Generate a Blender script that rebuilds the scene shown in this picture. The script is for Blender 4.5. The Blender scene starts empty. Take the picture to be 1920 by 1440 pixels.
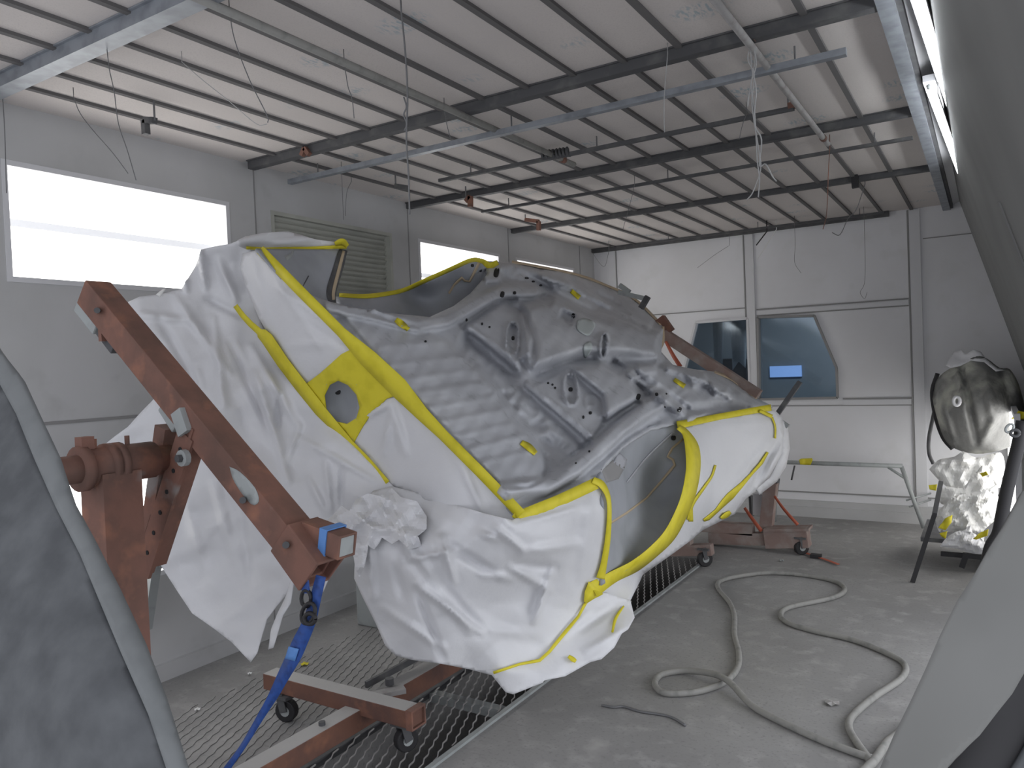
import bpy, bmesh, math, random
import numpy as np
from mathutils import Vector, Matrix
from mathutils.geometry import delaunay_2d_cdt
random.seed(7)
S=bpy.context.scene; COL=S.collection
# ---------------- camera ----------------
FPX,YAW,PIT,ROL=1433.2239,-0.5576,-0.0220,0.0406
sy,cy,sp,cp=math.sin(YAW),math.cos(YAW),math.sin(PIT),math.cos(PIT)
Fv=np.array([sy*cp,cy*cp,sp]); r0=np.array([cy,-sy,0.]); d0=-np.cross(r0,Fv)
Rv=math.cos(ROL)*r0+math.sin(ROL)*d0; Dv=-math.sin(ROL)*r0+math.cos(ROL)*d0
C0=np.array([0,0,1.6])
cam=bpy.data.objects.new('camera',bpy.data.cameras.new('camera')); COL.objects.link(cam)
cam.data.sensor_width=36; cam.data.lens=FPX/1920*36; cam.data.clip_start=.02
cam.matrix_world=Matrix(((Rv[0],-Dv[0],-Fv[0],0),(Rv[1],-Dv[1],-Fv[1],0),(Rv[2],-Dv[2],-Fv[2],1.6),(0,0,0,1)))
S.camera=cam
# ---------------- world / light / exposure ----------------
W=bpy.data.worlds.new('world'); S.world=W; W.use_nodes=True
W.node_tree.nodes['Background'].inputs[0].default_value=(.9,.93,1,1)
W.node_tree.nodes['Background'].inputs[1].default_value=.95
S.view_settings.view_transform='Standard'; S.view_settings.look='None'
S.view_settings.exposure=0.6; S.view_settings.gamma=1
S.view_settings.use_curve_mapping=False
LIGHT_BOX=2.3; TUBE=12.0
def area(name,loc,to,w,h,e,col=(1,1,1)):
    al=bpy.data.lights.new(name,'AREA'); al.energy=e; al.shape='RECTANGLE'; al.size=w; al.size_y=h; al.color=col
    ao=bpy.data.objects.new(name,al); COL.objects.link(ao); ao.location=loc
    ao.rotation_euler=(Vector(to)-Vector(loc)).to_track_quat('-Z','Y').to_euler()
area('daylight_through_side_opening',(1.7,3.8,1.2),(-2.2,4.4,1.75),2.6,1.9,26,(.95,.97,1))
area('lamp_in_room_beyond',(-1.6,9.6,2.6),(-1.6,10.5,0),1.5,.6,45,(.8,.9,1))  # added unseen fill light that brightens the room behind the glass

# ---------------- pixel -> place helpers ----------------
def ray(x,y): return Fv+Rv*(x-960)/FPX+Dv*(y-720)/FPX
def hit(x,y,n,d):
    v=ray(x,y); n=np.asarray(n,float); return C0+v*((d-n@C0)/(n@v))
def PX(x,y,v): return hit(x,y,(1,0,0),v)
def PY(x,y,v): return hit(x,y,(0,1,0),v)
def PZ(x,y,v=0.): return hit(x,y,(0,0,1),v)
def rays(x,y):
    x=np.asarray(x,float); y=np.asarray(y,float)
    return Fv[None]+Rv[None]*((x-960)/FPX)[:,None]+Dv[None]*((y-720)/FPX)[:,None]
def surfY(x,y,Y,off=None):     # points at depth Y; off = metres toward the viewer's side
    R=rays(x,y); t=np.asarray(Y)/R[:,1]
    if off is not None: t=t-np.asarray(off)/np.linalg.norm(R,axis=1)
    return C0+R*t[:,None]
# ---------------- materials ----------------
def mat(name,col,rough=.6,metal=0,noise=None,bump=None,emis=None,spec=.4):
    m=bpy.data.materials.new(name); m.use_nodes=True; nt=m.node_tree; b=nt.nodes['Principled BSDF']
    b.inputs['Base Color'].default_value=(*col,1); b.inputs['Roughness'].default_value=rough
    b.inputs['Metallic'].default_value=metal; b.inputs['Specular IOR Level'].default_value=spec
    tc=nt.nodes.new('ShaderNodeNewGeometry')
    if noise:
        prev=None
        for (sc,c2,lo,hi,det) in noise:
            n=nt.nodes.new('ShaderNodeTexNoise'); n.inputs['Scale'].default_value=sc; n.inputs['Detail'].default_value=det
            nt.links.new(tc.outputs['Position'],n.inputs['Vector'])
            r=nt.nodes.new('ShaderNodeMapRange'); r.inputs['From Min'].default_value=lo; r.inputs['From Max'].default_value=hi
            nt.links.new(n.outputs['Fac'],r.inputs['Value'])
            mx=nt.nodes.new('ShaderNodeMix'); mx.data_type='RGBA'; mx.inputs[7].default_value=(*c2,1)
            if prev is None: mx.inputs[6].default_value=(*col,1)
            else: nt.links.new(prev,mx.inputs[6])
            nt.links.new(r.outputs[0],mx.inputs[0]); prev=mx.outputs[2]
        nt.links.new(prev,b.inputs['Base Color'])
    if bump:
        n=nt.nodes.new('ShaderNodeTexNoise'); n.inputs['Scale'].default_value=bump[0]; n.inputs['Detail'].default_value=4
        nt.links.new(tc.outputs['Position'],n.inputs['Vector'])
        bp=nt.nodes.new('ShaderNodeBump'); bp.inputs['Strength'].default_value=bump[1]; bp.inputs['Distance'].default_value=bump[2]
        nt.links.new(n.outputs['Fac'],bp.inputs['Height']); nt.links.new(bp.outputs[0],b.inputs['Normal'])
    if emis:
        b.inputs['Emission Color'].default_value=(*emis[0],1); b.inputs['Emission Strength'].default_value=emis[1]
    return m
M={}
M['paper']=mat('white masking paper',(.66,.66,.68),.55,0,[(3,(.60,.60,.62),.4,.7,3)],(35,.15,.01))
M['plasticwhite']=mat('white plastic film',(.78,.78,.77),.4,0,[(8,(.68,.67,.64),.5,.75,3)],(30,.3,.01))
M['tape']=mat('yellow masking tape',(.66,.57,.03),.6,0,[(14,(.57,.49,.02),.45,.7,3)])
M['tan']=mat('tan seam sealer',(.50,.40,.28),.6)
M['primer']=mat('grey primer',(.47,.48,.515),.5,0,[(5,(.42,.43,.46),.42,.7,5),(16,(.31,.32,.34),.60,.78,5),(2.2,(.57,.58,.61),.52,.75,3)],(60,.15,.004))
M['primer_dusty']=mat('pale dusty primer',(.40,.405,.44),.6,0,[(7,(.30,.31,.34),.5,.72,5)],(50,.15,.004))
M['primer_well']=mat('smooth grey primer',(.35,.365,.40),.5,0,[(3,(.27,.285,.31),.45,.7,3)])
M['dark']=mat('dark hole',(.02,.02,.022),.8)
M['black']=mat('black rubber',(.022,.021,.023),.6)
M['rust']=mat('rusty painted steel',(.21,.105,.08),.75,.1,[(6,(.13,.075,.06),.4,.65,4),(11,(.29,.135,.09),.55,.75,4),(3.5,(.25,.22,.21),.66,.72,4)],(45,.25,.006))
M['rustdusty']=mat('dusty rusty steel',(.24,.17,.15),.8,.0,[(9,(.30,.26,.24),.45,.7,4)],(45,.2,.006))
M['dust']=mat('grey overspray dust on steel',(.36,.35,.345),.9,0,[(20,(.27,.25,.24),.5,.75,4)])
M['greypaint']=mat('grey painted steel',(.33,.35,.35),.6,0,[(12,(.24,.25,.25),.5,.75,4)])
M['galv']=mat('galvanised steel',(.30,.32,.35),.45,.35,[(14,(.22,.235,.26),.4,.65,3)])
M['darksteel']=mat('dark dusty steel',(.085,.085,.09),.7,.1,[(10,(.13,.13,.13),.5,.7,3)])
M['rib']=mat('ceiling rib',(.13,.125,.125),.8)
M['floor']=mat('dusty concrete floor',(.30,.295,.29),.9,0,[(1.3,(.245,.24,.237),.4,.65,4),(9,(.36,.35,.345),.52,.75,6),(60,(.20,.195,.195),.55,.8,3),(3.0,(.38,.37,.36),.64,.78,5)],(70,.3,.004))
M['floorline']=mat('dusty grating strand',(.33,.325,.32),.9)
M['wallwhite']=mat('white booth wall panel',(.72,.72,.745),.6,0,[(1.1,(.65,.645,.66),.4,.7,4),(5,(.66,.66,.67),.55,.75,4)])
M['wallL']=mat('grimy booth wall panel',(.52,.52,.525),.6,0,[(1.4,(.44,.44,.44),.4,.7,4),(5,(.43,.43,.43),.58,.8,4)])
M['seam']=mat('panel seam',(.27,.265,.265),.7)
M['trimlight']=mat('light panel trim',(.63,.63,.65),.6)
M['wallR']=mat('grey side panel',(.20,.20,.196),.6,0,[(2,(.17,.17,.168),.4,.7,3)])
M['shutter']=mat('grey green slat',(.46,.465,.42),.6,0,[(4,(.35,.355,.32),.45,.7,3)])
M['blue']=mat('blue webbing',(.025,.075,.29),.6,0,[(40,(.02,.05,.19),.45,.7,2)])
M['bluelight']=mat('light blue webbing',(.10,.24,.55),.5)
M['red']=mat('orange red webbing',(.42,.10,.055),.6)
M['hose']=mat('dusty grey hose',(.27,.265,.25),.7,0,[(20,(.20,.20,.19),.5,.7,3)])
M['greywrap']=mat('dusty translucent grey plastic',(.17,.17,.165),.45,0,[(3.2,(.42,.42,.37),.52,.66,3),(9,(.10,.10,.10),.55,.75,3)],(14,.4,.03))
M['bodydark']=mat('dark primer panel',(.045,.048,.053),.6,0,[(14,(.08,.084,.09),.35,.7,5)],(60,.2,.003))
M['rim']=mat('grey primer flange',(.13,.137,.14),.55,0,[(20,(.11,.117,.12),.45,.7,3)])
M['lightpanel']=mat('pale grey panel',(.165,.165,.158),.95,0,[(3,(.15,.15,.145),.4,.7,3)])
M['panelroom']=mat('dim room wall',(.15,.165,.175),.8)
M['film']=mat('hanging pale film',(.28,.31,.33),.7)  # pale colour imitating reflections in the window glass
M['wire']=mat('dull wire',(.17,.17,.175),.6,.3)
M['wirelight']=mat('pale wire',(.42,.42,.42),.5,.2)
M['lit']=mat('light diffuser',(.9,.9,.9),.5,0,emis=((1,.985,.95),LIGHT_BOX))
M['litlow']=mat('low light diffuser',(.9,.9,.9),.5,0,emis=((1,.99,.97),2.2))
M['tube']=mat('fluorescent tube',(.9,.9,.9),.5,0,emis=((.93,.97,1),TUBE))
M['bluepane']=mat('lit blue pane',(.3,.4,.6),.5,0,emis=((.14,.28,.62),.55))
M['divider']=mat('diffuser divider',(.8,.8,.82),.5,0,emis=((.8,.82,.86),.42))
# ceiling: fabric filter with faint pale blue print
def ceilmat():
    m=mat('ceiling filter cloth',(.62,.575,.55),.9,0,[(1.2,(.57,.53,.51),.4,.7,3),(150,(.56,.52,.50),.5,.7,2)])
    nt=m.node_tree; b=nt.nodes['Principled BSDF']; prev=b.inputs['Base Color'].links[0].from_socket
    g=nt.nodes.new('ShaderNodeNewGeometry')
    vo=nt.nodes.new('ShaderNodeTexVoronoi'); vo.inputs['Scale'].default_value=1; vo.inputs['Randomness'].default_value=.55
    mp=nt.nodes.new('ShaderNodeMapping'); mp.inputs['Scale'].default_value=(2.0,3.2,0)
    nt.links.new(g.outputs['Position'],mp.inputs[0]); nt.links.new(mp.outputs[0],vo.inputs['Vector'])
    r=nt.nodes.new('ShaderNodeMapRange'); r.inputs['From Min'].default_value=.27; r.inputs['From Max'].default_value=.16
    nt.links.new(vo.outputs['Distance'],r.inputs['Value'])
    n=nt.nodes.new('ShaderNodeTexNoise'); n.inputs['Scale'].default_value=1; n.inputs['Detail'].default_value=2
    mp2=nt.nodes.new('ShaderNodeMapping'); mp2.inputs['Scale'].default_value=(70,22,0); mp2.inputs['Rotation'].default_value=(0,0,.3)
    nt.links.new(g.outputs['Position'],mp2.inputs[0]); nt.links.new(mp2.outputs[0],n.inputs['Vector'])
    r2=nt.nodes.new('ShaderNodeMapRange'); r2.inputs['From Min'].default_value=.47; r2.inputs['From Max'].default_value=.60
    nt.links.new(n.outputs['Fac'],r2.inputs['Value'])
    mu=nt.nodes.new('ShaderNodeMath'); mu.operation='MULTIPLY'; nt.links.new(r.outputs[0],mu.inputs[0]); nt.links.new(r2.outputs[0],mu.inputs[1])
    mu2=nt.nodes.new('ShaderNodeMath'); mu2.operation='MULTIPLY'; mu2.inputs[1].default_value=.8; nt.links.new(mu.outputs[0],mu2.inputs[0])
    mx=nt.nodes.new('ShaderNodeMix'); mx.data_type='RGBA'; mx.inputs[7].default_value=(.33,.40,.44,1)
    nt.links.new(mu2.outputs[0],mx.inputs[0]); nt.links.new(prev,mx.inputs[6]); nt.links.new(mx.outputs[2],b.inputs['Base Color'])
    return m
M['ceiling']=ceilmat()
def glassmat():
    m=bpy.data.materials.new('window glass'); m.use_nodes=True; nt=m.node_tree; nt.nodes.clear()
    o=nt.nodes.new('ShaderNodeOutputMaterial'); t=nt.nodes.new('ShaderNodeBsdfTransparent'); t.inputs[0].default_value=(.74,.79,.83,1)
    g=nt.nodes.new('ShaderNodeBsdfGlossy'); g.inputs['Roughness'].default_value=.08; g.inputs[0].default_value=(.8,.88,.95,1)
    f=nt.nodes.new('ShaderNodeFresnel'); f.inputs[0].default_value=1.75
    mx=nt.nodes.new('ShaderNodeMixShader'); nt.links.new(f.outputs[0],mx.inputs[0]); nt.links.new(t.outputs[0],mx.inputs[1]); nt.links.new(g.outputs[0],mx.inputs[2])
    nt.links.new(mx.outputs[0],o.inputs[0]); return m
M['glass']=glassmat()
def mix_rust_top(m):     # dust settles on faces that look up: a real layer with its own colour
    nt=m.node_tree; b=nt.nodes['Principled BSDF']; prev=b.inputs['Base Color'].links[0].from_socket
    g=nt.nodes.new('ShaderNodeNewGeometry'); s=nt.nodes.new('ShaderNodeSeparateXYZ'); nt.links.new(g.outputs['True Normal'],s.inputs[0])
    r=nt.nodes.new('ShaderNodeMapRange'); r.inputs['From Min'].default_value=.75; r.inputs['From Max'].default_value=.95
    nt.links.new(s.outputs[2],r.inputs['Value']); mx=nt.nodes.new('ShaderNodeMix'); mx.data_type='RGBA'; mx.inputs[7].default_value=(.42,.41,.40,1)
    nt.links.new(r.outputs[0],mx.inputs[0]); nt.links.new(prev,mx.inputs[6]); nt.links.new(mx.outputs[2],b.inputs['Base Color'])
M['rustbase']=mat('rusty steel with dusty top',(.175,.085,.06),.8,.05,[(6,(.11,.06,.05),.4,.65,4),(11,(.24,.11,.07),.55,.75,4)],(45,.25,.006)); mix_rust_top(M['rustbase'])

# ---------------- object helpers ----------------
def tago(o,label=None,cat=None,group=None,kind=None):
    if label: o['label']=label
    if cat: o['category']=cat
    if group: o['group']=group
    if kind: o['kind']=kind
    return o
def empty(name,loc,label,cat,group=None):
    o=bpy.data.objects.new(name,None); COL.objects.link(o); o.location=[float(q) for q in loc]; o.empty_display_size=.1
    return tago(o,label,cat,group)
def mk(name,V,F,m,parent=None,smooth=False,thick=0,bevel=0,thoff=-1):
    off=np.zeros(3); p=parent
    while p is not None: off=off+np.array(p.location); p=p.parent
    V=np.asarray(V,float)
    org=np.zeros(3) if parent is not None else np.array([V[:,0].mean(),V[:,1].mean(),V[:,2].min()])
    me=bpy.data.meshes.new(name); me.from_pydata((V-off-org).tolist(),[],[tuple(int(i) for i in f) for f in F]); me.update()
    if smooth:
        for q in me.polygons: q.use_smooth=True
    me.materials.append(M[m] if isinstance(m,str) else m)
    o=bpy.data.objects.new(name,me); COL.objects.link(o); o.location=org
    if parent is not None: o.parent=parent
    if thick:
        s=o.modifiers.new('thickness','SOLIDIFY'); s.thickness=thick; s.offset=thoff
    if bevel:
        s=o.modifiers.new('bevel','BEVEL'); s.width=bevel; s.segments=2; s.limit_method='ANGLE'
    return o
BF=[(0,1,2,3),(7,6,5,4),(0,4,5,1),(1,5,6,2),(2,6,7,3),(3,7,4,0)]
def boxv(lo,hi):
    (a,b,c),(d,e,f)=lo,hi
    return [(a,b,c),(a,e,c),(d,e,c),(d,b,c),(a,b,f),(a,e,f),(d,e,f),(d,b,f)]
def box(name,lo,hi,m,parent=None,bevel=0): return mk(name,boxv(lo,hi),BF,m,parent,bevel=bevel)
def nrm(v): v=np.asarray(v,float); return v/np.linalg.norm(v)
def barv(a,b,w,h,up=(0,0,1)):
    a=np.asarray(a,float); b=np.asarray(b,float); t=nrm(b-a); u=np.asarray(up,float)
    s=nrm(np.cross(t,u)); u=np.cross(s,t)
    return [p+s*i*w/2+u*j*h/2 for p in (a,b) for i,j in ((-1,-1),(-1,1),(1,1),(1,-1))]
class MB:
    def __init__(s): s.V=[]; s.F=[]
    def add(s,V,F):
        n=len(s.V); s.V+= [tuple(map(float,v)) for v in V]; s.F+=[tuple(i+n for i in f) for f in F]; return s
    def box(s,lo,hi): return s.add(boxv(lo,hi),BF)
    def bar(s,a,b,w,h,up=(0,0,1)): return s.add(barv(a,b,w,h,up),BF)
    def hollow(s,a,b,w,h,t=.008,up=(0,0,1)):   # open square tube
        o=barv(a,b,w,h,up); i=barv(a,b,w-2*t,h-2*t,up); F=[]
        for k in range(4):
            l=(k+1)%4; F+=[(k,l,l+4,k+4),(8+k,k+12,l+12,8+l),(k,8+k,8+l,l),(k+4,l+4,l+12,k+12)]
        return s.add(o+i,F)
    def tube(s,pts,r,n=10,cap=True):
        P=[np.asarray(p,float) for p in pts]; V=[]; F=[]; u=None
        for i,p in enumerate(P):
            t=nrm(P[min(i+1,len(P)-1)]-P[max(i-1,0)])
            if u is None: u=nrm(np.cross(t,(0,0,1) if abs(t[2])<.9 else (1,0,0)))
            u=nrm(u-t*(u@t)); w=np.cross(t,u); rr=r[i] if hasattr(r,'__len__') else r
            V+=[p+rr*(math.cos(k*2*math.pi/n)*u+math.sin(k*2*math.pi/n)*w) for k in range(n)]
        for i in range(len(P)-1):
            for k in range(n): F.append((i*n+k,i*n+(k+1)%n,(i+1)*n+(k+1)%n,(i+1)*n+k))
        if cap: F.append(tuple(range(n-1,-1,-1))); F.append(tuple((len(P)-1)*n+k for k in range(n)))
        return s.add(V,F)
    def build(s,name,m,parent=None,smooth=False,bevel=0): return mk(name,s.V,s.F,m,parent,smooth,bevel=bevel)
def spline(pts,n=8):
    P=[np.asarray(p,float) for p in pts]; P=[2*P[0]-P[1]]+P+[2*P[-1]-P[-2]]; out=[]
    for i in range(1,len(P)-2):
        for k in range(n):
            t=k/n; a,b,c,d=P[i-1:i+3]
            out.append(.5*((2*b)+(c-a)*t+(2*a-5*b+4*c-d)*t*t+(3*b-a-3*c+d)*t**3))
    out.append(P[-2]); return out
# --- sheets filled inside an outline ---
def inside(x,y,poly):
    r=np.zeros(len(x),bool); n=len(poly)
    for i in range(n):
        x1,y1=poly[i]; x2,y2=poly[(i+1)%n]
        c=((y1>y)!=(y2>y))&(x<(x2-x1)*(y-y1)/((y2-y1) or 1e-9)+x1); r^=c
    return r
def dseg(x,y,pl,closed=False):
    d=np.full(len(x),1e9); n=len(pl)
    for i in range(n if closed else n-1):
        ax,ay=pl[i]; bx,by=pl[(i+1)%n]; vx,vy=bx-ax,by-ay; L=vx*vx+vy*vy or 1e-9
        t=np.clip(((x-ax)*vx+(y-ay)*vy)/L,0,1); d=np.minimum(d,np.hypot(x-ax-t*vx,y-ay-t*vy))
    return d
def dens(poly,step,closed=True):
    out=[]; n=len(poly)
    for i in range(n if closed else n-1):
        a=np.array(poly[i],float); b=np.array(poly[(i+1)%n],float); k=max(1,int(np.hypot(*(b-a))/step+.5))
        out+=[tuple(a+(b-a)*j/k) for j in range(k)]
    if not closed: out.append(tuple(poly[-1]))
    return out
def fillmesh(outline,step,holes=()):
    o=dens(outline,step); hs=[dens(h,step) for h in holes]
    xs=[p[0] for p in o]; ys=[p[1] for p in o]
    gx,gy=np.meshgrid(np.arange(min(xs),max(xs),step),np.arange(min(ys),max(ys),step)); gx=gx.astype(float); gy=gy.astype(float)
    gx[1::2]+=step/2; gx=gx.ravel(); gy=gy.ravel()
    k=inside(gx,gy,outline)&(dseg(gx,gy,outline,True)>step*.55)
    for h in holes: k&=(~inside(gx,gy,h))&(dseg(gx,gy,h,True)>step*.55)
    P=list(o); E=[(i,(i+1)%len(o)) for i in range(len(o))]
    for h in hs:
        n=len(P); P+=h; E+=[(n+i,n+(i+1)%len(h)) for i in range(len(h))]
    P+=list(zip(gx[k],gy[k]))
    v,e,f,_,_,_=delaunay_2d_cdt([Vector((float(a),float(b))) for a,b in P],E,[],1,1e-4)
    V=np.array([(q.x,q.y) for q in v])
    F=[tuple(q) for q in f]
    if holes:
        cx=np.array([V[list(q)].mean(0) for q in F]); keep=np.ones(len(F),bool)
        for h in holes: keep&=~inside(cx[:,0],cx[:,1],h)
        F=[q for q,kk in zip(F,keep) if kk]
    return V,F
def sheet(name,outline,fn,m,parent=None,step=8,thick=.004,holes=(),smooth=True,curve=0,thoff=1):
    if curve: outline=[tuple(p) for p in spline([*outline,outline[0]],curve)[:-1]]
    V,F=fillmesh(outline,step,holes); P=fn(V[:,0],V[:,1])
    f=F[0]; nn=np.cross(P[f[1]]-P[f[0]],P[f[2]]-P[f[0]])
    # keep every face turned to the lit side so thickness goes behind it
    F2=[]
    for f in F:
        nn=np.cross(P[f[1]]-P[f[0]],P[f[2]]-P[f[0]])
        F2.append(f if nn@(C0-P[f[0]])>0 else f[::-1])
    return mk(name,P,F2,m,parent,smooth,thick=thick,thoff=-thoff)
def rbf(an):
    A=np.array(an,float); n=len(A); X=A[:,:2]/500
    def K(a,b):
        r=np.hypot(a[:,0][:,None]-b[:,0][None],a[:,1][:,None]-b[:,1][None]); return r*r*np.log(r+1e-6)
    L=np.zeros((n+3,n+3)); L[:n,:n]=K(X,X)+1e-3*np.eye(n); L[:n,n]=1; L[:n,n+1:]=X; L[n,:n]=1; L[n+1:,:n]=X.T
    w=np.linalg.solve(L,np.r_[A[:,2],0,0,0])
    def f(x,y):
        Q=np.c_[np.asarray(x,float),np.asarray(y,float)]/500; return K(Q,X)@w[:n]+w[n]+Q@w[n+1:]
    return f
def crumple(seed,scale,amp,n=7):    # folded-paper relief (in pixels of extent, metres of height)
    rg=np.random.RandomState(seed); pr=[(rg.rand()*6.28,scale*(.6+rg.rand()*1.2),rg.rand()*9,rg.rand()*6.28,rg.rand()*6.28) for _ in range(n)]
    def f(x,y):
        h=np.zeros(len(x))
        for a,s,ph,b,c in pr:
            wx=x+28*np.sin(y/70+b)+9*np.sin(y/23+c); wy=y+28*np.sin(x/80+c)
            u=(wx*math.cos(a)+wy*math.sin(a))/s+ph; t=np.abs((u%2)-1)
            v=(-wx*math.sin(a)+wy*math.cos(a))/(s*1.7)+ph; k=.5+.5*np.sin(v*2+b)
            h+=(t-.5)*k*amp*(s/scale)
        return h
    return f
def folds(L):     # (x1,y1,x2,y2,width,height)
    def f(x,y):
        h=np.zeros(len(x))
        for x1,y1,x2,y2,w,a in L:
            vx,vy=x2-x1,y2-y1; ll=vx*vx+vy*vy; t=((x-x1)*vx+(y-y1)*vy)/ll; tc=np.clip(t,0,1)
            d=np.hypot(x-x1-tc*vx,y-y1-tc*vy); h+=a*np.maximum(0,1-d/w)*(.35+.65*np.sin(np.pi*np.clip(tc*.9+.05,0,1)))
        return h
    return f
def ribbon(name,pts,w,fn,m,parent,off=.006,n=6,smooth=True,cols=3,straight=False):
    """tape laid along a line on the surface fn; pts may carry their own width"""
    P=[np.array([*p[:2],(p[2] if len(p)>2 else w)],float) for p in pts]
    Q=[P[0]]
    for a,b in zip(P,P[1:]):
        k=max(1,int(np.hypot(*(b-a)[:2])/9)); Q+=[a+(b-a)*j/k for j in range(1,k+1)]
    if not straight: Q=spline(P,n)
    X=[];Yy=[]
    for i,q in enumerate(Q):
        t=Q[min(i+1,len(Q)-1)][:2]-Q[max(i-1,0)][:2]; t=t/np.hypot(*t); s=np.array([-t[1],t[0]])
        for c in range(cols): e=q[:2]+s*q[2]*(c/(cols-1)-.5); X.append(e[0]); Yy.append(e[1])
    V=fn(np.array(X),np.array(Yy)); d=V-C0; V=V-d/np.linalg.norm(d,axis=1)[:,None]*off
    F=[]
    for i in range(len(Q)-1):
        for c in range(cols-1):
            a=i*cols+c; F.append((a,a+1,a+cols+1,a+cols))
    F2=[]
    for f in F:
        nn=np.cross(V[f[1]]-V[f[0]],V[f[2]]-V[f[0]]); F2.append(f if nn@(C0-V[f[0]])>0 else f[::-1])
    return mk(name,V,F2,m,parent,smooth,thick=.002,thoff=-1)
def struct(o): o['kind']='structure'; return o

# ================= THE ROOM =================
XL,YB,ZC=-3.796,7.963,2.905
YN=-.6
PIT0,PIT1=-2.40,-1.95; PY0,PY1=.6,5.95
fm=MB()
fm.box((XL-.2,YN,-.12),(PIT0,YB+.1,0)); fm.box((PIT1,YN,-.12),(1.8,YB+.1,0))
fm.box((PIT0,YN,-.12),(PIT1,PY0,0)); fm.box((PIT0,PY1,-.12),(PIT1,YB+.1,0))
fm.box((PIT0-.05,PY0-.05,-.62),(PIT1+.05,PY1+.05,-.55)); fm.box((PIT0-.05,PY0-.05,-.55),(PIT0,PY1+.05,-.12)); fm.box((PIT1,PY0-.05,-.55),(PIT1+.05,PY1+.05,-.12))
fm.box((PIT0-.05,PY0-.05,-.55),(PIT1+.05,PY0,-.12)); fm.box((PIT0-.05,PY1,-.55),(PIT1+.05,PY1+.05,-.12))
struct(fm.build('floor','floor'))
# ceiling with the sloped lamp strip at its right edge
struct(box('ceiling',(XL-.1,YN+.9,ZC),(-.27,YB+.1,ZC+.06),'ceiling'))
nrib=0
trimn=[0]
def trim(mb,m):
    trimn[0]+=1; return struct(mb.build('trim_%d'%trimn[0],m))
x=-.565
ribx=[]
while x>XL+.05: ribx.append(x); x-=.2455
for x in ribx:
    b=MB(); b.box((x-.013,YN+.9,ZC-.014),(x+.013,YB,ZC)); trim(b,'rib')
# cross rails
def rail(y,x0,x1,w,h,z,m): b=MB(); b.box((x0,y-w/2,z-h),(x1,y+w/2,z)); b.box((x0,y-w/2-.012,z-.006),(x1,y+w/2+.012,z)) if w>.03 else None; return trim(b,m)
rail(1.655,XL,-.27,.075,.055,ZC-.001,'galv')
rail(3.135,XL+.05,-.27,.05,.05,ZC-.001,'darksteel')
rail(4.665,XL,-.27,.045,.045,ZC-.001,'darksteel')
rail(6.2,XL,-.27,.045,.04,ZC-.001,'darksteel')
rail(YB-.03,XL,-.75,.05,.045,ZC-.001,'darksteel')
b=MB(); b.bar((-.285,YN+.9,ZC-.03),(-.285,YB,ZC-.03),.06,.05); trim(b,'galv')        # bright angle along right edge
b=MB(); b.bar((-.245,YN+.9,ZC-.01),(-.245,YB,ZC-.01),.02,.06); trim(b,'darksteel')
# hanging rails (things)
def hrail(y,x0,x1,w,m,lab,z=2.84):
    o=empty('hanging_rail',((x0+x1)/2,y,z),lab,'rail')
    MB().box((x0,y-w/2,z-w*.8),(x1,y+w/2,z)).build('bar',m,o)
    for i,xx in enumerate(np.linspace(x0+.25,x1-.2,3)): MB().tube([(xx,y,z),(xx,y,ZC-.005)],.004,6).build('hanger_rod','wire',o)
hrail(3.41,-3.72,-.46,.036,'galv','grey steel rail hung below ceiling just behind the thickest dark crossbar')
hrail(4.02,-3.0,-.79,.026,'darksteel','thin dark rail under ceiling with a knotted dark rope on it')
hrail(5.03,-3.35,-.34,.024,'darksteel','thin rail near middle of ceiling crossing under end of the pale pipe')
hrail(7.55,-3.0,-.75,.024,'darksteel','farthest dark rail hanging along top of the back wall',2.845)
def pipe(x,y0,y1,z,r,m,lab):
    o=empty('ceiling_pipe',(x,(y0+y1)/2,z),lab,'pipe')
    MB().tube([(x,y0,z),(x,y1,z)],r,14).build('pipe',m,o,True)
    for yy in (y0+.35,y1-.15):
        MB().tube([(x,yy-.02,z),(x,yy+.02,z)],r*1.25,14).build('clip','rust',o,True)
        MB().tube([(x,yy,z+r),(x,yy,ZC-.004)],.005,6).build('hanger_rod','wire',o)
pipe(-.77,1.6,4.85,2.835,.015,'dust','pale round pipe running lengthwise under right side of ceiling')
pipe(-2.16,.9,4.3,2.845,.016,'hose','dull round pipe running lengthwise under left side of ceiling')

# left wall with recessed light openings
OPEN=[(1.765,3.0,2.085,2.645),(3.31,4.455,2.085,2.645),(4.77,5.96,2.085,2.645),(6.24,7.45,2.085,2.645),(1.70,2.95,.56,1.17),(3.31,4.455,.56,1.17),(4.77,5.96,.56,1.17),(6.24,7.45,.56,1.17)]  # far low ones are added lights hidden by the car to brighten the ceiling
def planar(name,outline,holes,to3,m,thick,nd):
    V,F=fillmesh(outline,9.,holes); P=np.array([to3(a,b) for a,b in V]); F2=[]
    for f in F:
        nn=np.cross(P[f[1]]-P[f[0]],P[f[2]]-P[f[0]]); F2.append(f if nn@np.array(nd)>0 else f[::-1])
    return mk(name,P,F2,m,thick=thick,thoff=-1)
struct(planar('wall_left',[(YN,-.1),(YB,-.1),(YB,ZC+.05),(YN,ZC+.05)],[[(a,c),(b,c),(b,d),(a,d)] for a,b,c,d in OPEN],lambda a,b:(XL,a,b),'wallL',.14,(1,0,0)))
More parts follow.
